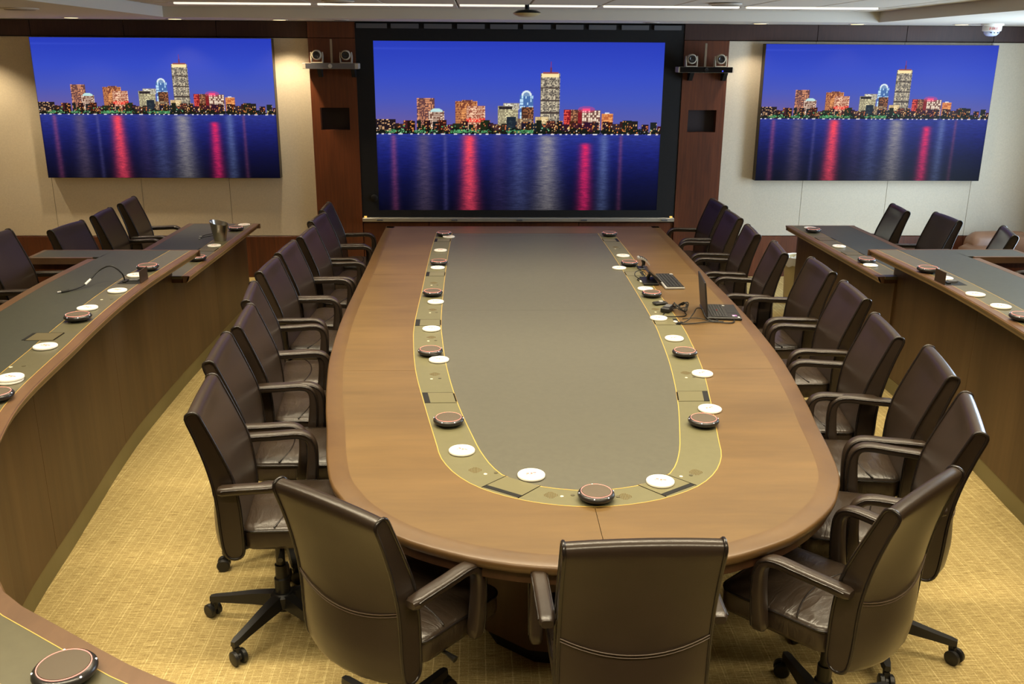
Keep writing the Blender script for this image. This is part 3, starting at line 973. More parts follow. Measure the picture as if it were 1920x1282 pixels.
def desk_parts(path, z, root, panel_cuts, leather_to=.55, depth=.60, flare=0.0, back_max=99):
    nrm = normals(path)
    ext = [flare * max(0, (p.y - 4.2) / 1.8) ** 1.3 if p.y > 4.2 else 0 for p in path]
    ppath = [p - n * e for p, n, e in zip(path, nrm, ext)]
    sw = lambda sec, nm, mt, sm=None: sweep(MB(), path, sec, nrm).build(nm, mt, root, sm)
    sw([(-.001, z - .004), (-.004, z), (-.048, z), (-.048, z - .03), (-.06, z - .045), (-.03, z - .045), (-.01, z - .03)], 'wood_edge', MT['desk_edge'])
    sw([(0, z - .006), (-.0012, z - .0045), (-.010, z - .0045), (-.030, z - .0455), (-.020, z - .0455), (-.012, z - .030)], 'edge_lipping', MT['lipping'])
    sw([(-.048, z - .012), (-.048, z + .0004), (-.0502, z + .0004), (-.0502, z - .012)], 'brass_line', MT['gold'])
    sw([(-.0502, z - .02), (-.0502, z - .0003), (-.184, z - .0003), (-.184, z - .02)], 'inlay_band', MT['desk_band'])
    sw([(-.184, z - .012), (-.184, z + .0004), (-.1862, z + .0004), (-.1862, z - .012)], 'brass_line', MT['gold'])
    sw([(-.1862, z - .02), (-.1862, z - .0003), (-leather_to, z - .0003), (-leather_to, z - .02)], 'leather_top', MT['desk_field'])
    keep = [i for i, p in enumerate(path) if p.y < back_max]
    sweep(MB(), [path[i] for i in keep], [(-leather_to, z - .04), (-leather_to, z + .0002), (-depth, z), (-depth, z - .04)], [nrm[i] for i in keep]).build('back_edge', MT['desk_edge'], root)
    sw([(-.045, z - .046), (-.045, z - .021), (-depth + .02, z - .021), (-depth + .02, z - .046)], 'core', MT['pedestal'])
    for a, b in zip(panel_cuts, panel_cuts[1:]):
        P, Q = [p.copy() for p in ppath[a:b + 1]], nrm[a:b + 1]
        P[0] += (P[1] - P[0]).normalized() * .0012
        P[-1] += (P[-2] - P[-1]).normalized() * .0012
        sweep(MB(), P, [(-.12, .105), (-.12, z - .044), (-.145, z - .044), (-.145, .105)], Q).build('front_panel', MT['desk_panel'], root)
    sweep(MB(), ppath, [(-.124, 0), (-.124, .101), (-.15, .101), (-.15, 0)], nrm).build('toe_kick', MT['toe'], root)


pc = list(range(0, 2 * ND - 1, 12))
desk_parts(rd, DZ, desk, pc, flare=.07, back_max=5.79)
for s in (-1, 1):
    w = MB().prism([(s * 2.7655, 6.0), (s * 2.766, 5.79), (s * 3.19, 5.79), (s * 3.19, 6.0)], DZ - .02, DZ - .0003).build('wing_leather', MT['desk_field'], desk)
    for c_, s_ in (((s * 2.71, 6.006, DZ - .0195), (1.0, 0.014, 0.04)), ((s * 3.02, 5.776, DZ - .02), (0.42, 0.026, 0.04)), ((s * 3.20, 5.886, DZ - .02), (0.025, 0.226, 0.04))):
        MB().box(c_, s_).build('wing_edge', MT['desk_edge'], desk)
    m = MB().box((s * 2.82, 5.955, .545), (.76, .025, .75)).build('end_panel', MT['desk_panel'], desk)
    MB().box((s * 3.02, 5.80, .80), (.36, .02, .24)).build('wing_apron', MT['wall_wood'], desk)

LZ = 0.79
low = {}
for s, nm in ((-1, 'left'), (1, 'right')):
    t = thing('low_desk', 'low straight walnut desk by the %s wall panels, beyond the curved desk' % nm, 'desk', (s * 2.5, 7.0, 0), 'low desks', True)
    if s < 0:
        path = [Vector((-2.287, 7.985 - i * (7.985 - 5.99) / 8, 0)) for i in range(9)]
    else:
        path = [Vector((2.268, 5.94 + i * (7.895 - 5.94) / 8, 0)) for i in range(9)]
    desk_parts(path, LZ, t, [0, 4, 8])
    ye = 7.985 if s < 0 else 7.895
    MB().box((s * 2.70, ye - .055, .37), (.56, .024, .74)).build('end_panel', MT['desk_panel'], t)
    MB().box((s * 2.575, ye - .008, LZ - .02), (.60, .016, .042), bev=.003).build('end_edge', MT['desk_edge'], t)
    low[s] = t


def desk_hatch(root, cx, cy, z, open_=False, s=-1):
    if not open_:
        h = MB().box((cx, cy, z), (.118, .115, .0016)).build('hatch_lid', MT['desk_lid'], root)
        m = MB()
        m.box((cx + s * .070, cy, z), (.014, .112, .0022))
        m.build('brush_slot', MT['black'], h)
        MB().box((cx - s * .064, cy, z), (.006, .112, .0018)).build('finger_gap', MT['gap'], h)
        for e in (-.0595, .0595):
            MB().box((cx, cy + e, z), (.125, .0016, .0018)).build('lid_gap', MT['gap'], h)
    else:
        h = MB().box((cx, cy, z), (.122, .125, .0016)).build('hatch_well', MT['black'], root)
        m = MB()
        MB().box((cx + .01, cy + .01, z + .006), (.05, .03, .012), bev=.002).build('socket', MT['module'], h)
        MB().box((cx - .03, cy - .01, z + .005), (.02, .05, .01), bev=.002).build('socket', MT['plastic'], h)
        MB().box((cx - s * .066, cy + .005, z + .036), (.005, .118, .072), bev=.001).build('flap', MT['flap_brown'], h)


desk_hatch(desk, -2.345, 4.06, DZ)
desk_hatch(desk, -2.335, 5.13, DZ, True, -1)
desk_hatch(desk, 2.305, 5.06, DZ, True, 1)
desk_hatch(low[-1], -2.41, 6.86, LZ)
desk_hatch(low[1], 2.39, 7.27, LZ, False, 1)
desk_hatch(low[1], 2.39, 6.70, LZ, False, 1)
for x, y in ((-2.29, 3.63), (-2.345, 4.72)):
    disc(x, y, DZ, .007).build('button', MT['button'], desk)
    disc(x + .045, y + .015, DZ, .008).build('button', MT['button_dark'], desk)

# ------------------------------------------------------------------ swivel chairs


def make_chair():
    root = thing('swivel_chair', '', 'chair')
    W = .42
    prof = catmull([(p[0], p[1], 0) for p in [(-.258, .968), (-.243, .988), (-.218, .984), (-.197, .94), (-.152, .83), (-.117, .73), (-.101, .62), (-.098, .50), (-.100, .44), (-.115, .416), (-.145, .413), (-.168, .44), (-.176, .52), (-.179, .62), (-.187, .70), (-.207, .80), (-.236, .90)]], 3, True)

    def surf(u, p):
        y, z = p.x, p.y
        f = 1 - abs(u) ** 2.2
        mid = -.138 if z < .72 else -.138 - (z - .72) * .33
        B = .052 * min(1, max(0, (.95 - z) / .45))
        if y < mid - .012:
            y -= B * f
            if z < .45:
                z -= .012 * f
        elif y > mid + .012:
            y -= .012 * f * min(1, max(0, (z - .55) / .2)) - .006 * f
        if z > .96:
            z += .006 * f
        return y, z
    mb = MB()
    us = [-1, -.86, -.6, -.3, 0, .3, .6, .86, 1]
    rings = []
    for u in us:
        rings.append([(u * W / 2, *surf(u, p)) for p in prof])
    # soft boxing at the sides: an inset ring beyond each end
    c0 = Vector((sum(p.x for p in prof) / len(prof), sum(p.y for p in prof) / len(prof), 0))
    mb.loft(rings)
    back = mb.build('backrest', MT['leather'], root, 48)
    for s in (-1, 1):
        pts = [((s * (W / 2 - .001)), p.x, p.y) for p in prof]
        MB().tube(pts, .0060, 7, True).build('piping', MT['piping'], back, 60)
    m = MB()
    pts = []
    for k in range(17):
        u = -1 + k / 8
        z = .672 - .036 * (1 - u * u)
        f = 1 - abs(u) ** 2.2
        B = .052 * min(1, max(0, (.95 - z) / .45))
        y = -.1815 - .012 * max(0, (z - .62) / .08) * .5 - B * f
        pts.append((u * W / 2 * .985, y - .0008, z))
    m.tube(pts, .0017, 5)
    m.build('stitching', MT['stitch'], back)
    MB().tube([(p[0], p[1], p[2] - .009) for p in pts], .0013, 4).build('stitching', MT['stitch'], back)
    # seat
    out = rrect(W + .004, .40, .05, 5)
    cy = .098

    def ring(sc, z, g=0):
        return [(x * sc, y * (sc if sc > .5 else sc) + cy, z - (.012 if y > .1 else 0) * (1 if sc > .7 else 0)) for x, y in out]
    mb = MB()
    mb.loft([ring(.93, .440), ring(.985, .446), ring(1.0, .46), ring(1.0, .512), ring(.985, .523), ring(.93, .529), ring(.7, .533), ring(.35, .534), ring(.05, .534)])
    seat = mb.build('seat', MT['seat_leather'], root, 50)
    MB().tube([(x, y, z - .0) for x, y, z in ring(.998, .518)], .0045, 6, True).build('piping', MT['piping'], seat, 60)
    m = MB()
    pts = []
    for k in range(13):
        u = -1 + k / 6
        pts.append((u * .205, .058 - .045 * u * u, .5335 - .004 * u * u * u * u))
    m.tube(pts, .0032, 6)
    m.build('stitching', MT['piping'], seat)
    # arms: a padded loop, level on top and dropping in front
    path = catmull([(-.165, .702, 0), (-.09, .705, 0), (-.01, .706, 0), (.065, .708, 0), (.105, .698, 0), (.126, .667, 0), (.129, .61, 0), (.122, .53, 0), (.112, .455, 0)], 4)
    for s in (-1, 1):
        mb = MB()
        rings, e1, e2 = [], [], []
        n = len(path)
        for i, p in enumerate(path):
            a, b = path[max(0, i - 1)], path[min(n - 1, i + 1)]
            t = (b - a).normalized()
            nn = Vector((-t.y, t.x, 0))
            f = i / (n - 1)
            h = .033 + .022 * max(0, (f - .5) / .5)
            w = .047 - .006 * max(0, (f - .6) / .4)
            sc = .72 if i in (0, n - 1) else 1.0
            sec = rrect(w * sc, h * sc, .012 * sc, 3)
            cx = s * (.238 + .008 * min(1, f * 1.6))
            rings.append([(cx + q[0], p.x + nn.x * q[1], p.y + nn.y * q[1]) for q in sec])
            if 0 < i < n - 1:
                for e, sg in ((e1, 1), (e2, -1)):
                    e.append((cx + sg * (w / 2 - .001), p.x + nn.x * (h / 2 - .010), p.y + nn.y * (h / 2 - .010)))
        mb.loft(rings)
        arm = mb.build('armrest', MT['leather'], root, 45)
        for e in (e1, e2):
            MB().tube(e, .0034, 6).build('piping', MT['piping'], arm, 60)
    # mechanism, lever, gas lift
    mb = MB()
    mb.loft([[(-.05, -.06, .385), (.05, -.06, .385), (.05, .06, .385), (-.05, .06, .385)], [(-.09, -.11, .442), (.09, -.11, .442), (.09, .12, .442), (-.09, .12, .442)]])
    mb.box((0, -.12, .425), (.16, .07, .03), bev=.006)
    mech = mb.build('tilt_mechanism', MT['plastic'], root)
    MB().tube([(.07, .02, .425), (.20, .03, .418), (.235, .03, .410)], [.006, .006, .011], 8).build('lever', MT['plastic'], mech, 50)
    MB().lathe([(.030, .06), (.030, .20), (.024, .205), (.024, .26), (.018, .262), (.018, .40)], (0, 0, 0), 18).build('gas_lift', MT['plastic'], root, 45)
    # five-star base with casters
    mb = MB()
    mb.lathe([(.036, .075), (.050, .085), (.050, .128), (.038, .140)], (0, 0, 0), 20)
    for k in range(5):
        a = math.radians(72 * k)
        R_ = Matrix.Rotation(a, 3, 'Z')
        secs = []
        for r, w, z0, z1 in ((.03, .052, .082, .136), (.12, .046, .082, .126), (.22, .038, .078, .108), (.285, .034, .074, .098), (.305, .022, .074, .094)):
            secs.append([R_ @ Vector((r, -w / 2, z0)), R_ @ Vector((r, w / 2, z0)), R_ @ Vector((r, w / 2 * .75, z1)), R_ @ Vector((r, -w / 2 * .75, z1))])
        mb.loft(secs)
    star = mb.build('star_base', MT['plastic'], root, 35)
    cm = None
    for k in range(5):
        a = math.radians(72 * k)
        if cm is None:
            mb = MB()
            RX = Matrix.Rotation(math.radians(90), 3, 'Y')
            for sx in (-1, 1):
                mb.lathe([(.022, -.010), (.0285, -.007), (.0285, .006), (.024, .010)], (sx * .0165, 0, .0285), 18, RX)
            mb.lathe([(.013, -.026), (.016, -.02), (.016, .02), (.013, .026)], (0, 0, .0285), 12, RX)
            mb.loft([[(-.008, -.006, .03), (.008, -.006, .03), (.008, .02, .03), (-.008, .02, .03)], [(-.010, .0, .066), (.010, .0, .066), (.010, .024, .066), (-.010, .024, .066)]])
            mb.lathe([(.011, .055), (.011, .088)], (0, .014, 0), 10)
            co = mb.build('caster', MT['plastic'], star, 40)
            cm = co.data
        else:
            co = bpy.data.objects.new('caster', cm)
            COL.objects.link(co)
            co.parent = star
        th = a + 1.1 + k * 1.7
        off = Matrix.Rotation(th, 3, 'Z') @ Vector((0, .014, 0))
        co.location = (.290 * math.cos(a) - off.x, .290 * math.sin(a) - off.y, 0)
        co.rotation_euler = (0, 0, th)
    return root, star


proto, pstar = make_chair()
first = [True]


def place_chair(x, y, ang, label, group, z=0.0, star=None):
    o = proto if first[0] else copy_tree(proto)
    first[0] = False
    o.location = (x, y, z)
    o.rotation_euler = (0, 0, math.radians(ang - 90))
    tag(o, label, 'chair', group)
    random.seed(int((x * 31 + y * 17) * 100))
    for ch in o.children:
        if ch.name.startswith('star_base'):
            ch.rotation_euler = (0, 0, math.radians(star - (ang - 90)) if star is not None else random.uniform(0, 6.28))
    return o


ORD = ['nearest', 'second from near end', 'third from near end', 'fourth from near end', 'fifth from near end', 'fourth from screen wall', 'third from screen wall', 'second from screen wall', 'closest to screen wall']
LCH = [(-1.172, 3.262, 6, 172), (-1.268, 3.83, 5, 215), (-1.28, 4.33, 5, None), (-1.365, 4.825, 8, None), (-1.412, 5.44, -1, None), (-1.41, 5.965, -2, None), (-1.372, 6.50, -2, None), (-1.402, 7.12, -4, None), (-1.422, 7.67, 1.4, None)]
RCH = [(1.142, 3.084, 159, 330), (1.292, 3.625, 167, None), (1.288, 4.14, 171.5, None), (1.402, 4.805, 175, None), (1.445, 5.425, 177.5, None), (1.356, 5.985, 172, None), (1.362, 6.63, 174, None), (1.404, 7.29, 179, None), (1.437, 7.91, -179, None)]
for lst, sd in ((LCH, 'left'), (RCH, 'right')):
    for (x, y, a, st), nm in zip(lst, ORD):
        place_chair(x, y, a, 'brown leather swivel chair on the table\'s %s side, %s' % (sd, nm), 'chairs around the conference table', 0, st)
place_chair(-.662, 2.555, 51, 'brown leather swivel chair at the rounded table end, angled, left one', 'chairs around the conference table', 0, 60)
place_chair(.035, 2.345, 91, 'brown leather swivel chair at the rounded table end, middle one facing the screen', 'chairs around the conference table', 0, 18)
place_chair(.758, 2.580, 131, 'brown leather swivel chair at the rounded table end, angled, right one', 'chairs around the conference table', 0, 22)
place_chair(-3.155, 8.013, 5, 'brown leather swivel chair behind the low left desk, closest to the wall', 'chairs behind the desks')
place_chair(-3.13, 7.39, 4, 'brown leather swivel chair behind the low left desk, middle of three', 'chairs behind the desks')
place_chair(-3.15, 6.74, -6.7, 'brown leather swivel chair just beyond the curved desk\'s left wing', 'chairs behind the desks')
place_chair(-3.0, 5.46, 2, 'brown leather swivel chair behind the curved desk, inside its left wing', 'chairs behind the desks', .17)
place_chair(-3.03, 4.72, 4, 'brown leather swivel chair cut by the picture\'s left edge, behind curved desk', 'chairs behind the desks', .17)
place_chair(2.90, 7.66, 172, 'brown leather swivel chair behind the low right desk, closest to the wall', 'chairs behind the desks')
place_chair(3.08, 7.18, 178, 'brown leather swivel chair behind the low right desk, middle of three', 'chairs behind the desks')
place_chair(3.24, 6.62, 161, 'brown leather swivel chair beyond the curved desk\'s right wing, in front of sofa', 'chairs behind the desks')
place_chair(3.14, 5.42, 178, 'brown leather swivel chair inside the curved desk\'s right wing, mostly out of view', 'chairs behind the desks', .17)

# ------------------------------------------------------------------ coasters and speakerphones
cst = thing('coaster', '', 'coaster')
MB().lathe([(.047, 0), (.0497, .002), (.0500, .007), (.0485, .009), (.030, .0094), (.005, .0095)], (0, 0, 0), 32).build('disc', MT['white'], cst, 45)
m = MB()
for k, (dx, dy, w, h) in enumerate(((-.012, .006, .010, .008), (.002, .004, .008, .010), (.014, .007, .012, .006), (.0, -.006, .03, .002), (-.018, -.004, .006, .004))):
    m.box((dx, dy, .0096), (w, h, .0006))
m.build('printed_mark', MT['print'], cst, None, 'stuff')
pk = thing('speakerphone', '', 'speakerphone')
MB().lathe([(.040, .003), (.050, .006), (.0600, .012), (.0635, .018), (.0625, .0235), (.0585, .0285), (.054, .0305)], (0, 0, 0), 36).build('body', MT['puck'], pk, 60)
MB().lathe([(.0495, .0300), (.0495, .0322), (.040, .0328), (.005, .0334)], (0, 0, 0), 36).build('top', MT['puck_top'], pk, 50)
MB().tube([(.0520 * math.cos(2 * math.pi * k / 40), .0520 * math.sin(2 * math.pi * k / 40), .0312) for k in range(40)], .0011, 6, True).build('light_ring', MT['red_ring'], pk)
m = MB()
for a in (20, 110, 200, 270, 320):
    m.box((.0595 * math.cos(math.radians(a)), .0595 * math.sin(math.radians(a)), .0275), (.0035, .0035, .0025))
m.build('indicator', MT['white_led'], pk, None, 'stuff')
m = MB()
for a in (30, 150, 270):
    m.lathe([(.008, 0), (.008, .006)], (.034 * math.cos(math.radians(a)), .034 * math.sin(math.radians(a)), 0), 8)
m.build('foot', MT['plastic'], pk, None, 'stuff')
used = {'c': False, 'p': False}


def put(kind, x, y, z, label, group):
    src = cst if kind == 'c' else pk
    o = src if not used[kind] else copy_tree(src)
    used[kind] = True
    o.location = (x, y, z)
    random.seed(int(abs(x * 977 + y * 313) * 10))
    o.rotation_euler = (0, 0, random.uniform(-.5, .5))
    tag(o, label, 'coaster' if kind == 'c' else 'speakerphone', group)
    return o


NTH = ['first', 'second', 'third', 'fourth', 'fifth', 'sixth', 'seventh', 'eighth']
LC = [(-.643, 7.613), (-.689, 7.050), (-.684, 6.436), (-.654, 5.481), (-.651, 4.897), (-.587, 4.353), (-.453, 3.248), (-.200, 3.027)]
RC = [(.696, 6.844), (.606, 6.420), (.687, 5.802), (.644, 5.099), (.653, 4.698), (.672, 4.124), (.598, 3.665), (.254, 2.966)]
for lst, sd in ((LC, 'left'), (RC, 'right')):
    for (x, y), nm in zip(lst, NTH):
        put('c', x, y, TZ + .0008, 'round white coaster on the table\'s %s inlay, %s from the screen' % (sd, nm), 'coasters on the table')
LP = [(-.685, 7.68), (-.680, 6.558), (-.681, 5.659), (-.634, 4.451), (-.512, 3.526)]
RP = [(.703, 7.67), (.695, 6.522), (.696, 5.62), (.648, 4.412), (.531, 3.498)]
for lst, sd in ((LP, 'left'), (RP, 'right')):
    for (x, y), nm in zip(lst, NTH):
        put('p', x, y, TZ + .0008, 'round black speakerphone on the table\'s %s inlay, %s from the screen' % (sd, nm), 'speakerphones on the table')
put('p', .011, 2.842, TZ + .0008, 'round black speakerphone at the middle of the rounded table end', 'speakerphones on the table')
for (x, y), nm in zip([(-2.359, 5.263), (-2.329, 4.895), (-2.344, 4.537), (-2.268, 3.895)], ['beside the open flap', 'in front of the open flap', 'behind the speakerphone', 'fourth from the far end']):
    put('c', x, y, DZ + .001, 'round white coaster on the curved desk\'s left arm, ' + nm, 'coasters on the desks')
put('c', -2.211, 3.458, DZ, 'lower white coaster of the stack on the curved desk\'s left arm', 'coasters on the desks')
put('c', -2.209, 3.461, DZ + .0098, 'upper white coaster of the stack on the curved desk\'s left arm', 'coasters on the desks')
for (x, y), nm in zip([(2.308, 5.155), (2.294, 4.771), (2.296, 4.519)], ['behind the open flap', 'in front of the open flap', 'nearest to the frame edge']):
    put('c', x, y, DZ + .001, 'round white coaster on the curved desk\'s right arm, ' + nm, 'coasters on the desks')
for (x, y), nm in zip([(-2.393, 7.898), (-2.399, 6.991)], ['at the far end', 'in front of the steel pitcher']):
    put('c', x, y, LZ, 'round white coaster on the low left desk, ' + nm, 'coasters on the desks')
for (x, y), nm in zip([(2.433, 7.748), (2.384, 6.95), (2.352, 6.271)], ['at the far end', 'midway', 'at the near end']):
    put('c', x, y, LZ + .001, 'round white coaster on the low right desk, ' + nm, 'coasters on the desks')
for (x, y, z, nm) in [(-2.343, 5.418, DZ, 'curved desk\'s left arm, behind the open flap'), (-2.304, 4.327, DZ, 'curved desk\'s left arm, second from the flap'), (-2.162, 3.253, DZ, 'curved desk\'s left arm, beside the coaster stack'), (-1.229, 1.635, DZ, 'curved desk, in the lower left picture corner'),
                      (2.295, 5.332, DZ, 'curved desk\'s right arm, behind the open flap'), (2.270, 4.275, DZ, 'curved desk\'s right arm, cut by the frame edge'), (-2.399, 7.654, LZ, 'low left desk, behind the steel pitcher'), (-2.375, 6.478, LZ, 'low left desk, near end'), (2.397, 7.569, LZ, 'low right desk, far end'), (2.369, 6.383, LZ, 'low right desk, near end')]:
    put('p', x, y, z + .0006, 'round black speakerphone on the ' + nm, 'speakerphones on the desks')

# ------------------------------------------------------------------ things on the table's right side
# desk phone with a raised keypad head
t = thing('desk_phone', 'small phone with tilted silver keypad on a black foot', 'phone', (.775, 6.42, TZ))
MB().box((0, 0, .005), (.075, .09, .010), bev=.003).build('foot', MT['plastic'], t)
R_ = Matrix.Rotation(math.radians(40), 3, 'Y')
MB().tube([(0.0, .0, .005), (.005, .0, .04), (.0, .0, .062)], [.013, .012, .016], 10).build('neck', MT['plastic'], t, 50)
rg = []
for k in range(9):
    a = -1 + k / 4
    rg.append([(a * .042 + .002, sy * (.028 + .008 * (1 - a * a)), .072 - a * .024 - .016 * a * a + dz) for sy, dz in ((-1, -.007), (1, -.007), (1, .006), (-1, .006))])
hd = MB().loft(rg).build('keypad_head', MT['silver'], t, 40)
m = MB()
for i in range(4):
    for j in range(3):
        a = -.6 + i * .36
        MB().box((a * .042 + .002, -.02 + j * .02, .072 - a * .024 - .016 * a * a + .0075), (.010, .013, .004), bev=.001).build('key', MT['key'], hd)

# touch monitor leaning back, seen edge-on
t = thing('touch_panel', 'small black touch panel leaning back on a flat black foot', 'monitor', (.745, 6.0, TZ), None, True)
MB().box((.747, 6.01, TZ + .008), (.10, .205, .014), Matrix.Rotation(-.02, 3, 'Z'), bev=.004).build('foot', MT['plastic'], t)
mb = MB()
b0, b1 = Vector((.800, 6.10, TZ + .020)), Vector((.803, 5.905, TZ + .020))
upv = Vector((-.085, .0, .068))
th = Vector((.011, 0, .008))
mb.loft([[b0, b1, b1 + th, b0 + th], [b0 + upv, b1 + upv, b1 + upv + th, b0 + upv + th]])
pn = mb.build('panel', MT['laptop'], t)
e = Vector((.0113, 0, .0083))
def _p(u, v): return b0.lerp(b1, u) + upv * v + e
MB().add([_p(.04, .06), _p(.96, .06), _p(.96, .94), _p(.04, .94)], [(0, 1, 2, 3)]).build('screen_glass', MT['gloss_black'], pn)
MB().tube([(.745, 6.02, TZ + .01), (.742, 6.02, TZ + .035), (.752, 6.01, TZ + .055)], .012, 8).build('stand_arm', MT['plastic'], t, 50)
t = thing('cable', 'black cable with white plug coiled behind the monitor foot', 'cable', (.69, 6.10, TZ))
MB().tube(catmull([(.02, -.06, .006), (-.02, .0, .02), (-.01, .06, .035), (.03, .08, .04), (.06, .05, .02), (.03, .02, .006), (-.01, -.03, .006), (0, -.09, .006)], 5), .003, 6).build('cord', MT['cable'], t, 60)
MB().box((0, -.10, .006), (.012, .03, .010), bev=.002).build('plug', MT['white'], t)

# keyboard
kb = thing('keyboard', 'black keyboard with silver front edge beside the monitor', 'keyboard', (.878, 5.992, TZ), None, False, math.radians(-90 + 1))
MB().box((0, 0, .008), (.385, .128, .014), bev=.003).build('body', MT['silver'], kb)
MB().box((0, .004, .0158), (.375, .112, .003)).build('key_bed', MT['black'], kb)
for r in range(5):
    n = 15
    for k in range(n):
        if r == 4 and 4 < k < 9:
            continue
        MB().box((-.176 + k * .0251, -.042 + (4 - r) * -.0 + r * .0215 - .0, .0185), (.0215, .018, .005), bev=.0012).build('key', MT['key'], kb)
MB().box((-.176 + 6.5 * .0251, -.042 + 4 * .0215, .0185), (.092, .018, .005), bev=.0012).build('key', MT['key'], kb)
MB().lathe([(.014, .014), (.014, .020), (.008, .023)], (-.17, .05, 0), 14).build('dial', MT['silver'], kb, 50)

# laptop, lid toward the left
lp = thing('laptop', 'open black laptop at the table\'s right edge, lid upright', 'laptop', (1.030, 5.215, TZ), None, False, math.radians(90 - 6))
# local x = along hinge, local +y = toward the hinge (lid); user sits at -y ... rotated so that the lid stands left
MB().box((0, 0, .009), (.305, .205, .016), bev=.004).build('base', MT['laptop'], lp)
MB().box((0, .022, .0172), (.272, .096, .001)).build('key_bed', MT['black'], lp)
for r in range(6):
    for k in range(14):
        MB().box((-.126 + k * .0194, -.018 + r * .0158, .0185), (.0165, .0132, .003), bev=.0008).build('key', MT['key'], lp)
MB().lathe([(.004, .019), (.004, .0225)], (0, .022, 0), 10).build('pointing_nub', MT['red_print'], lp)
MB().box((0, -.062, .0174), (.095, .055, .001)).build('trackpad', MT['key'], lp)
MB().box((-.105, -.066, .0176), (.032, .026, .0008)).build('sticker', MT['sticker_a'], lp)
MB().box((-.112, -.060, .0181), (.016, .012, .0008)).build('sticker', MT['sticker_b'], lp)
MB().box((-.138, -.085, .0176), (.018, .010, .0008)).build('sticker', MT['sticker_b'], lp)
lid = MB()
R_ = Matrix.Rotation(math.radians(-7), 3, 'X')
lid.box((0, .108, .118), (.305, .009, .205), R_, bev=.003)
lid = lid.build('lid', MT['laptop'], lp)
MB().box((0, .1022, .119), (.285, .001, .178), R_).build('screen_glass', MT['gloss_black'], lid)
MB().box((-.115, .1195, .185), (.030, .001, .008), R_).build('badge', MT['silver'], lid)
MB().tube([(-.13, .100, .014), (.13, .100, .014)], .006, 8).build('hinge', MT['plastic'], lp)
MB().lathe([(.010, .0165), (.010, .019)], (.115, -.03, 0), 10).build('ring_light', MT['silver'], lp)

# adapter, small remote, cables
ad = thing('power_adapter', 'black power adapter brick beside coiled cable', 'adapter', (.727, 5.27, TZ), None, False, math.radians(-28))
MB().box((0, 0, .0165), (.052, .105, .031), bev=.006).build('brick', MT['plastic'], ad)
MB().box((0, .01, .0325), (.036, .06, .0008)).build('rating_label', MT['module'], ad)
rm = thing('remote', 'small dark remote with pale button behind the power adapter', 'remote', (.712, 5.425, TZ), None, False, math.radians(20))
MB().box((0, 0, .009), (.085, .045, .016), bev=.006).build('body', MT['plastic'], rm)
MB().lathe([(.014, .016), (.014, .021), (.008, .0225)], (.006, 0, 0), 14).build('button', MT['silver'], rm, 50)
cb = thing('cable', 'tangle of black power cable beside the power adapter', 'cable', (.80, 5.23, TZ))
pts = [(-.05, .02, .02)]
for k in range(34):
    a = k * .62
    pts.append((.0 + .038 * math.cos(a) * (1 + .2 * math.sin(k)), .02 + .055 * math.sin(a), .012 + .018 * (1 + math.sin(k * 1.3)) + .0004 * k))
pts += [(.02, -.06, .006), (-.04, -.10, .006), (-.12, -.09, .006), (-.10, -.02, .006)]
MB().tube(catmull(pts, 3), .0032, 6).build('cord', MT['cable'], cb, 60)
hc = thing('cable', 'two black video cables running from the table hatch to the laptop', 'cable', (.80, 5.03, TZ))
for pts_, r_ in (([(-.04, -.03, .004), (.0, .0, .014), (.04, .05, .04), (.07, .10, .055), (.10, .09, .05), (.105, .04, .025), (.13, .0, .010), (.17, .0, .008), (.165, .03, .009), (.155, .05, .010)], .0032),
                 ([(-.05, -.05, .004), (.03, -.05, .008), (.13, -.02, .008), (.22, -.04, .006), (.262, -.01, .006), (.268, .070, .010)], .0036),
                 ([(-.02, .06, .004), (.06, .05, .010), (.13, -.005, .008), (.20, -.01, .006)], .0028)):
    MB().tube(catmull(pts_, 6), r_, 6).build('cord', MT['cable'], hc, 60)
MB().box((-.055, -.035, .006), (.035, .016, .010), Matrix.Rotation(.7, 3, 'Z'), bev=.002).build('plug', MT['plastic'], hc)
MB().box((.268, .082, .010), (.018, .030, .009), bev=.002).build('plug', MT['plastic'], hc)
MB().box((-.075, -.012, .006), (.014, .022, .010), Matrix.Rotation(.7, 3, 'Z'), bev=.002).build('white_plug', MT['white'], hc)

# ------------------------------------------------------------------ things on the side desks
pt = thing('pitcher', 'tapered brushed steel pitcher with slanted rim on the low left desk', 'pitcher', (-2.412, 7.215, LZ))
mb = MB()
rings = []
for k, (r, z) in enumerate(((.044, 0), (.046, .004), (.060, .085), (.070, .142))):
    rings.append([(r * math.cos(2 * math.pi * i / 28), r * math.sin(2 * math.pi * i / 28), z + (.016 * -math.cos(2 * math.pi * i / 28 + .3) if k == 3 else 0)) for i in range(28)])
rings.append([(p[0] * .965, p[1] * .965, p[2] - .001) for p in rings[-1]])
rings.append([(p[0] * .62, p[1] * .62, .01) for p in rings[-1]])
mb.loft(rings)
mb.build('vessel', MT['steel'], pt, 50)
cb = thing('cable', 'thin black cable with silver plugs beside the steel pitcher', 'cable', (-2.52, 7.36, LZ))
MB().tube(catmull([(.07, .02, .004), (.02, .04, .02), (-.05, .03, .012), (-.075, 0, .006)], 5), .003, 6).build('cord', MT['cable'], cb, 60)
MB().tube(catmull([(.08, -.02, .004), (.02, -.01, .014), (-.04, -.03, .008), (-.065, -.07, .005)], 5), .003, 6).build('cord', MT['cable'], cb, 60)
MB().box((-.085, -.004, .006), (.022, .010, .007), bev=.001).build('plug', MT['silver'], cb)
MB().box((-.070, -.083, .005), (.012, .022, .007), bev=.001).build('plug', MT['silver'], cb)
gc = thing('cable', 'black cable with white tag arching from the curved desk\'s open hatch', 'cable', (-2.37, 5.10, DZ))
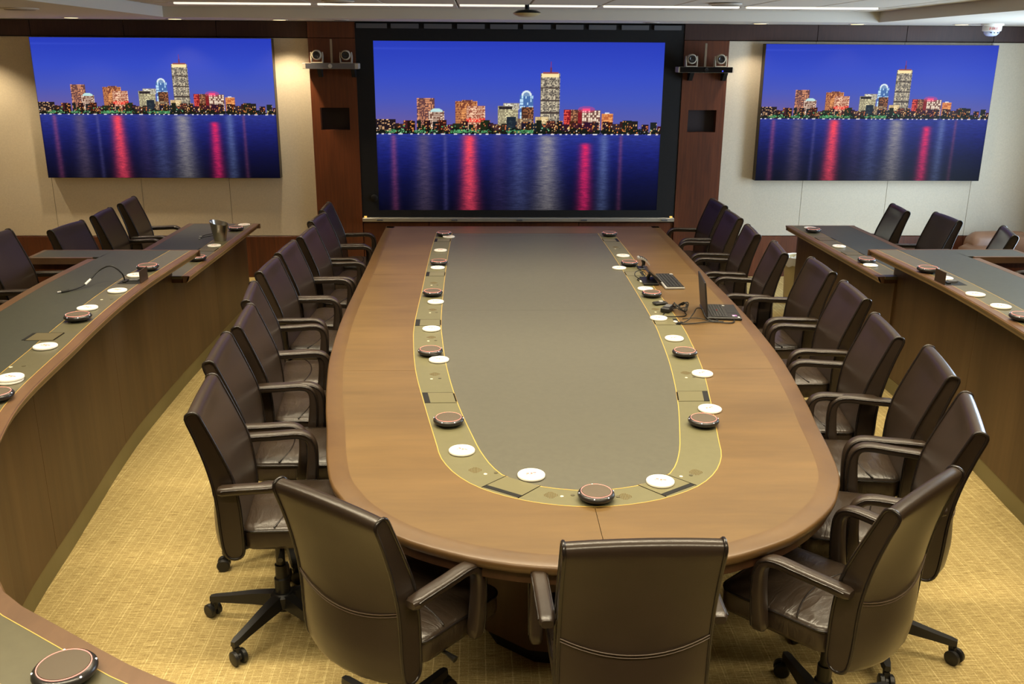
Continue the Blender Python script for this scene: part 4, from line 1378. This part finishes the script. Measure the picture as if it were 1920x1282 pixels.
gp = catmull([(.0, .02, .0), (-.01, .015, .05), (-.06, .0, .095), (-.125, -.02, .07), (-.16, -.10, .022), (-.19, -.17, .008), (-.225, -.21, .006)], 6)
MB().tube(gp, .0042, 8).build('cord', MT['cable'], gc, 60)
MB().tube([gp[22], gp[25]], .0062, 8).build('tag', MT['white'], gc)
MB().tube([(-.215, -.20, .007), (-.245, -.232, .007)], .0075, 8).build('connector', MT['plastic'], gc)
MB().tube([(-.245, -.232, .007), (-.258, -.247, .007)], .0045, 8).build('tip', MT['silver'], gc)

# waste bin with liner, beyond the low right desk
bn = thing('waste_bin', 'beige waste bin with white liner between chair and low right desk', 'bin', (2.555, 8.28, 0))
MB().lathe([(.105, 0), (.110, .01), (.135, .42), (.138, .43), (.128, .43), (.10, .02)], (0, 0, 0), 24).build('body', MT['bin'], bn, 50)
rings = []
for k, (r, z) in enumerate(((.120, .38), (.133, .436), (.144, .440), (.146, .40), (.143, .36))):
    rings.append([(r * (1 + .03 * math.sin(i * 2.3 + k)) * math.cos(2 * math.pi * i / 30), r * (1 + .03 * math.sin(i * 2.3 + k)) * math.sin(2 * math.pi * i / 30), z + (.012 * math.sin(i * 1.7) if k > 2 else 0)) for i in range(30)])
MB().loft(rings, False).build('liner', MT['liner'], bn, 50)

# leather sofa by the window
sf = thing('sofa', 'tan leather sofa with rolled back by the right window', 'sofa', (4.86, 8.72, 0))
MB().box((0, -.05, .16), (.80, 1.00, .22), bev=.03).build('base', MT['sofa'], sf, 40)
MB().box((-.08, -.05, .335), (.62, .88, .14), bev=.05).build('seat_cushion', MT['sofa'], sf, 60)
mb = MB()
prof = [(-.135, .26), (-.15, .36), (-.14, .46), (-.08, .525), (0, .535), (.08, .51), (.12, .42), (.12, .26)]
mb.loft([[(.05 + p[0] * s_ + (1 - s_) * 0, y, .26 + (p[1] - .26) * s_) for p in prof] for y, s_ in ((-.56, .86), (-.50, 1), (-.1, 1.02), (.36, 1), (.44, .88))])
mb.build('rolled_back', MT['sofa'], sf, 60)
mb = MB()
mb.loft([[(x, .33 + p[0] * s_ * .9, .26 + (p[1] - .26) * s_) for p in prof] for x, s_ in ((-.33, .8), (-.27, .97), (0, 1), (.2, .98))])
mb.build('armrest', MT['sofa'], sf, 60)
for sx in (-.34, .34):
    for sy in (-.48, .38):
        MB().box((sx, sy, .025), (.05, .05, .05)).build('leg', MT['plastic'], sf)
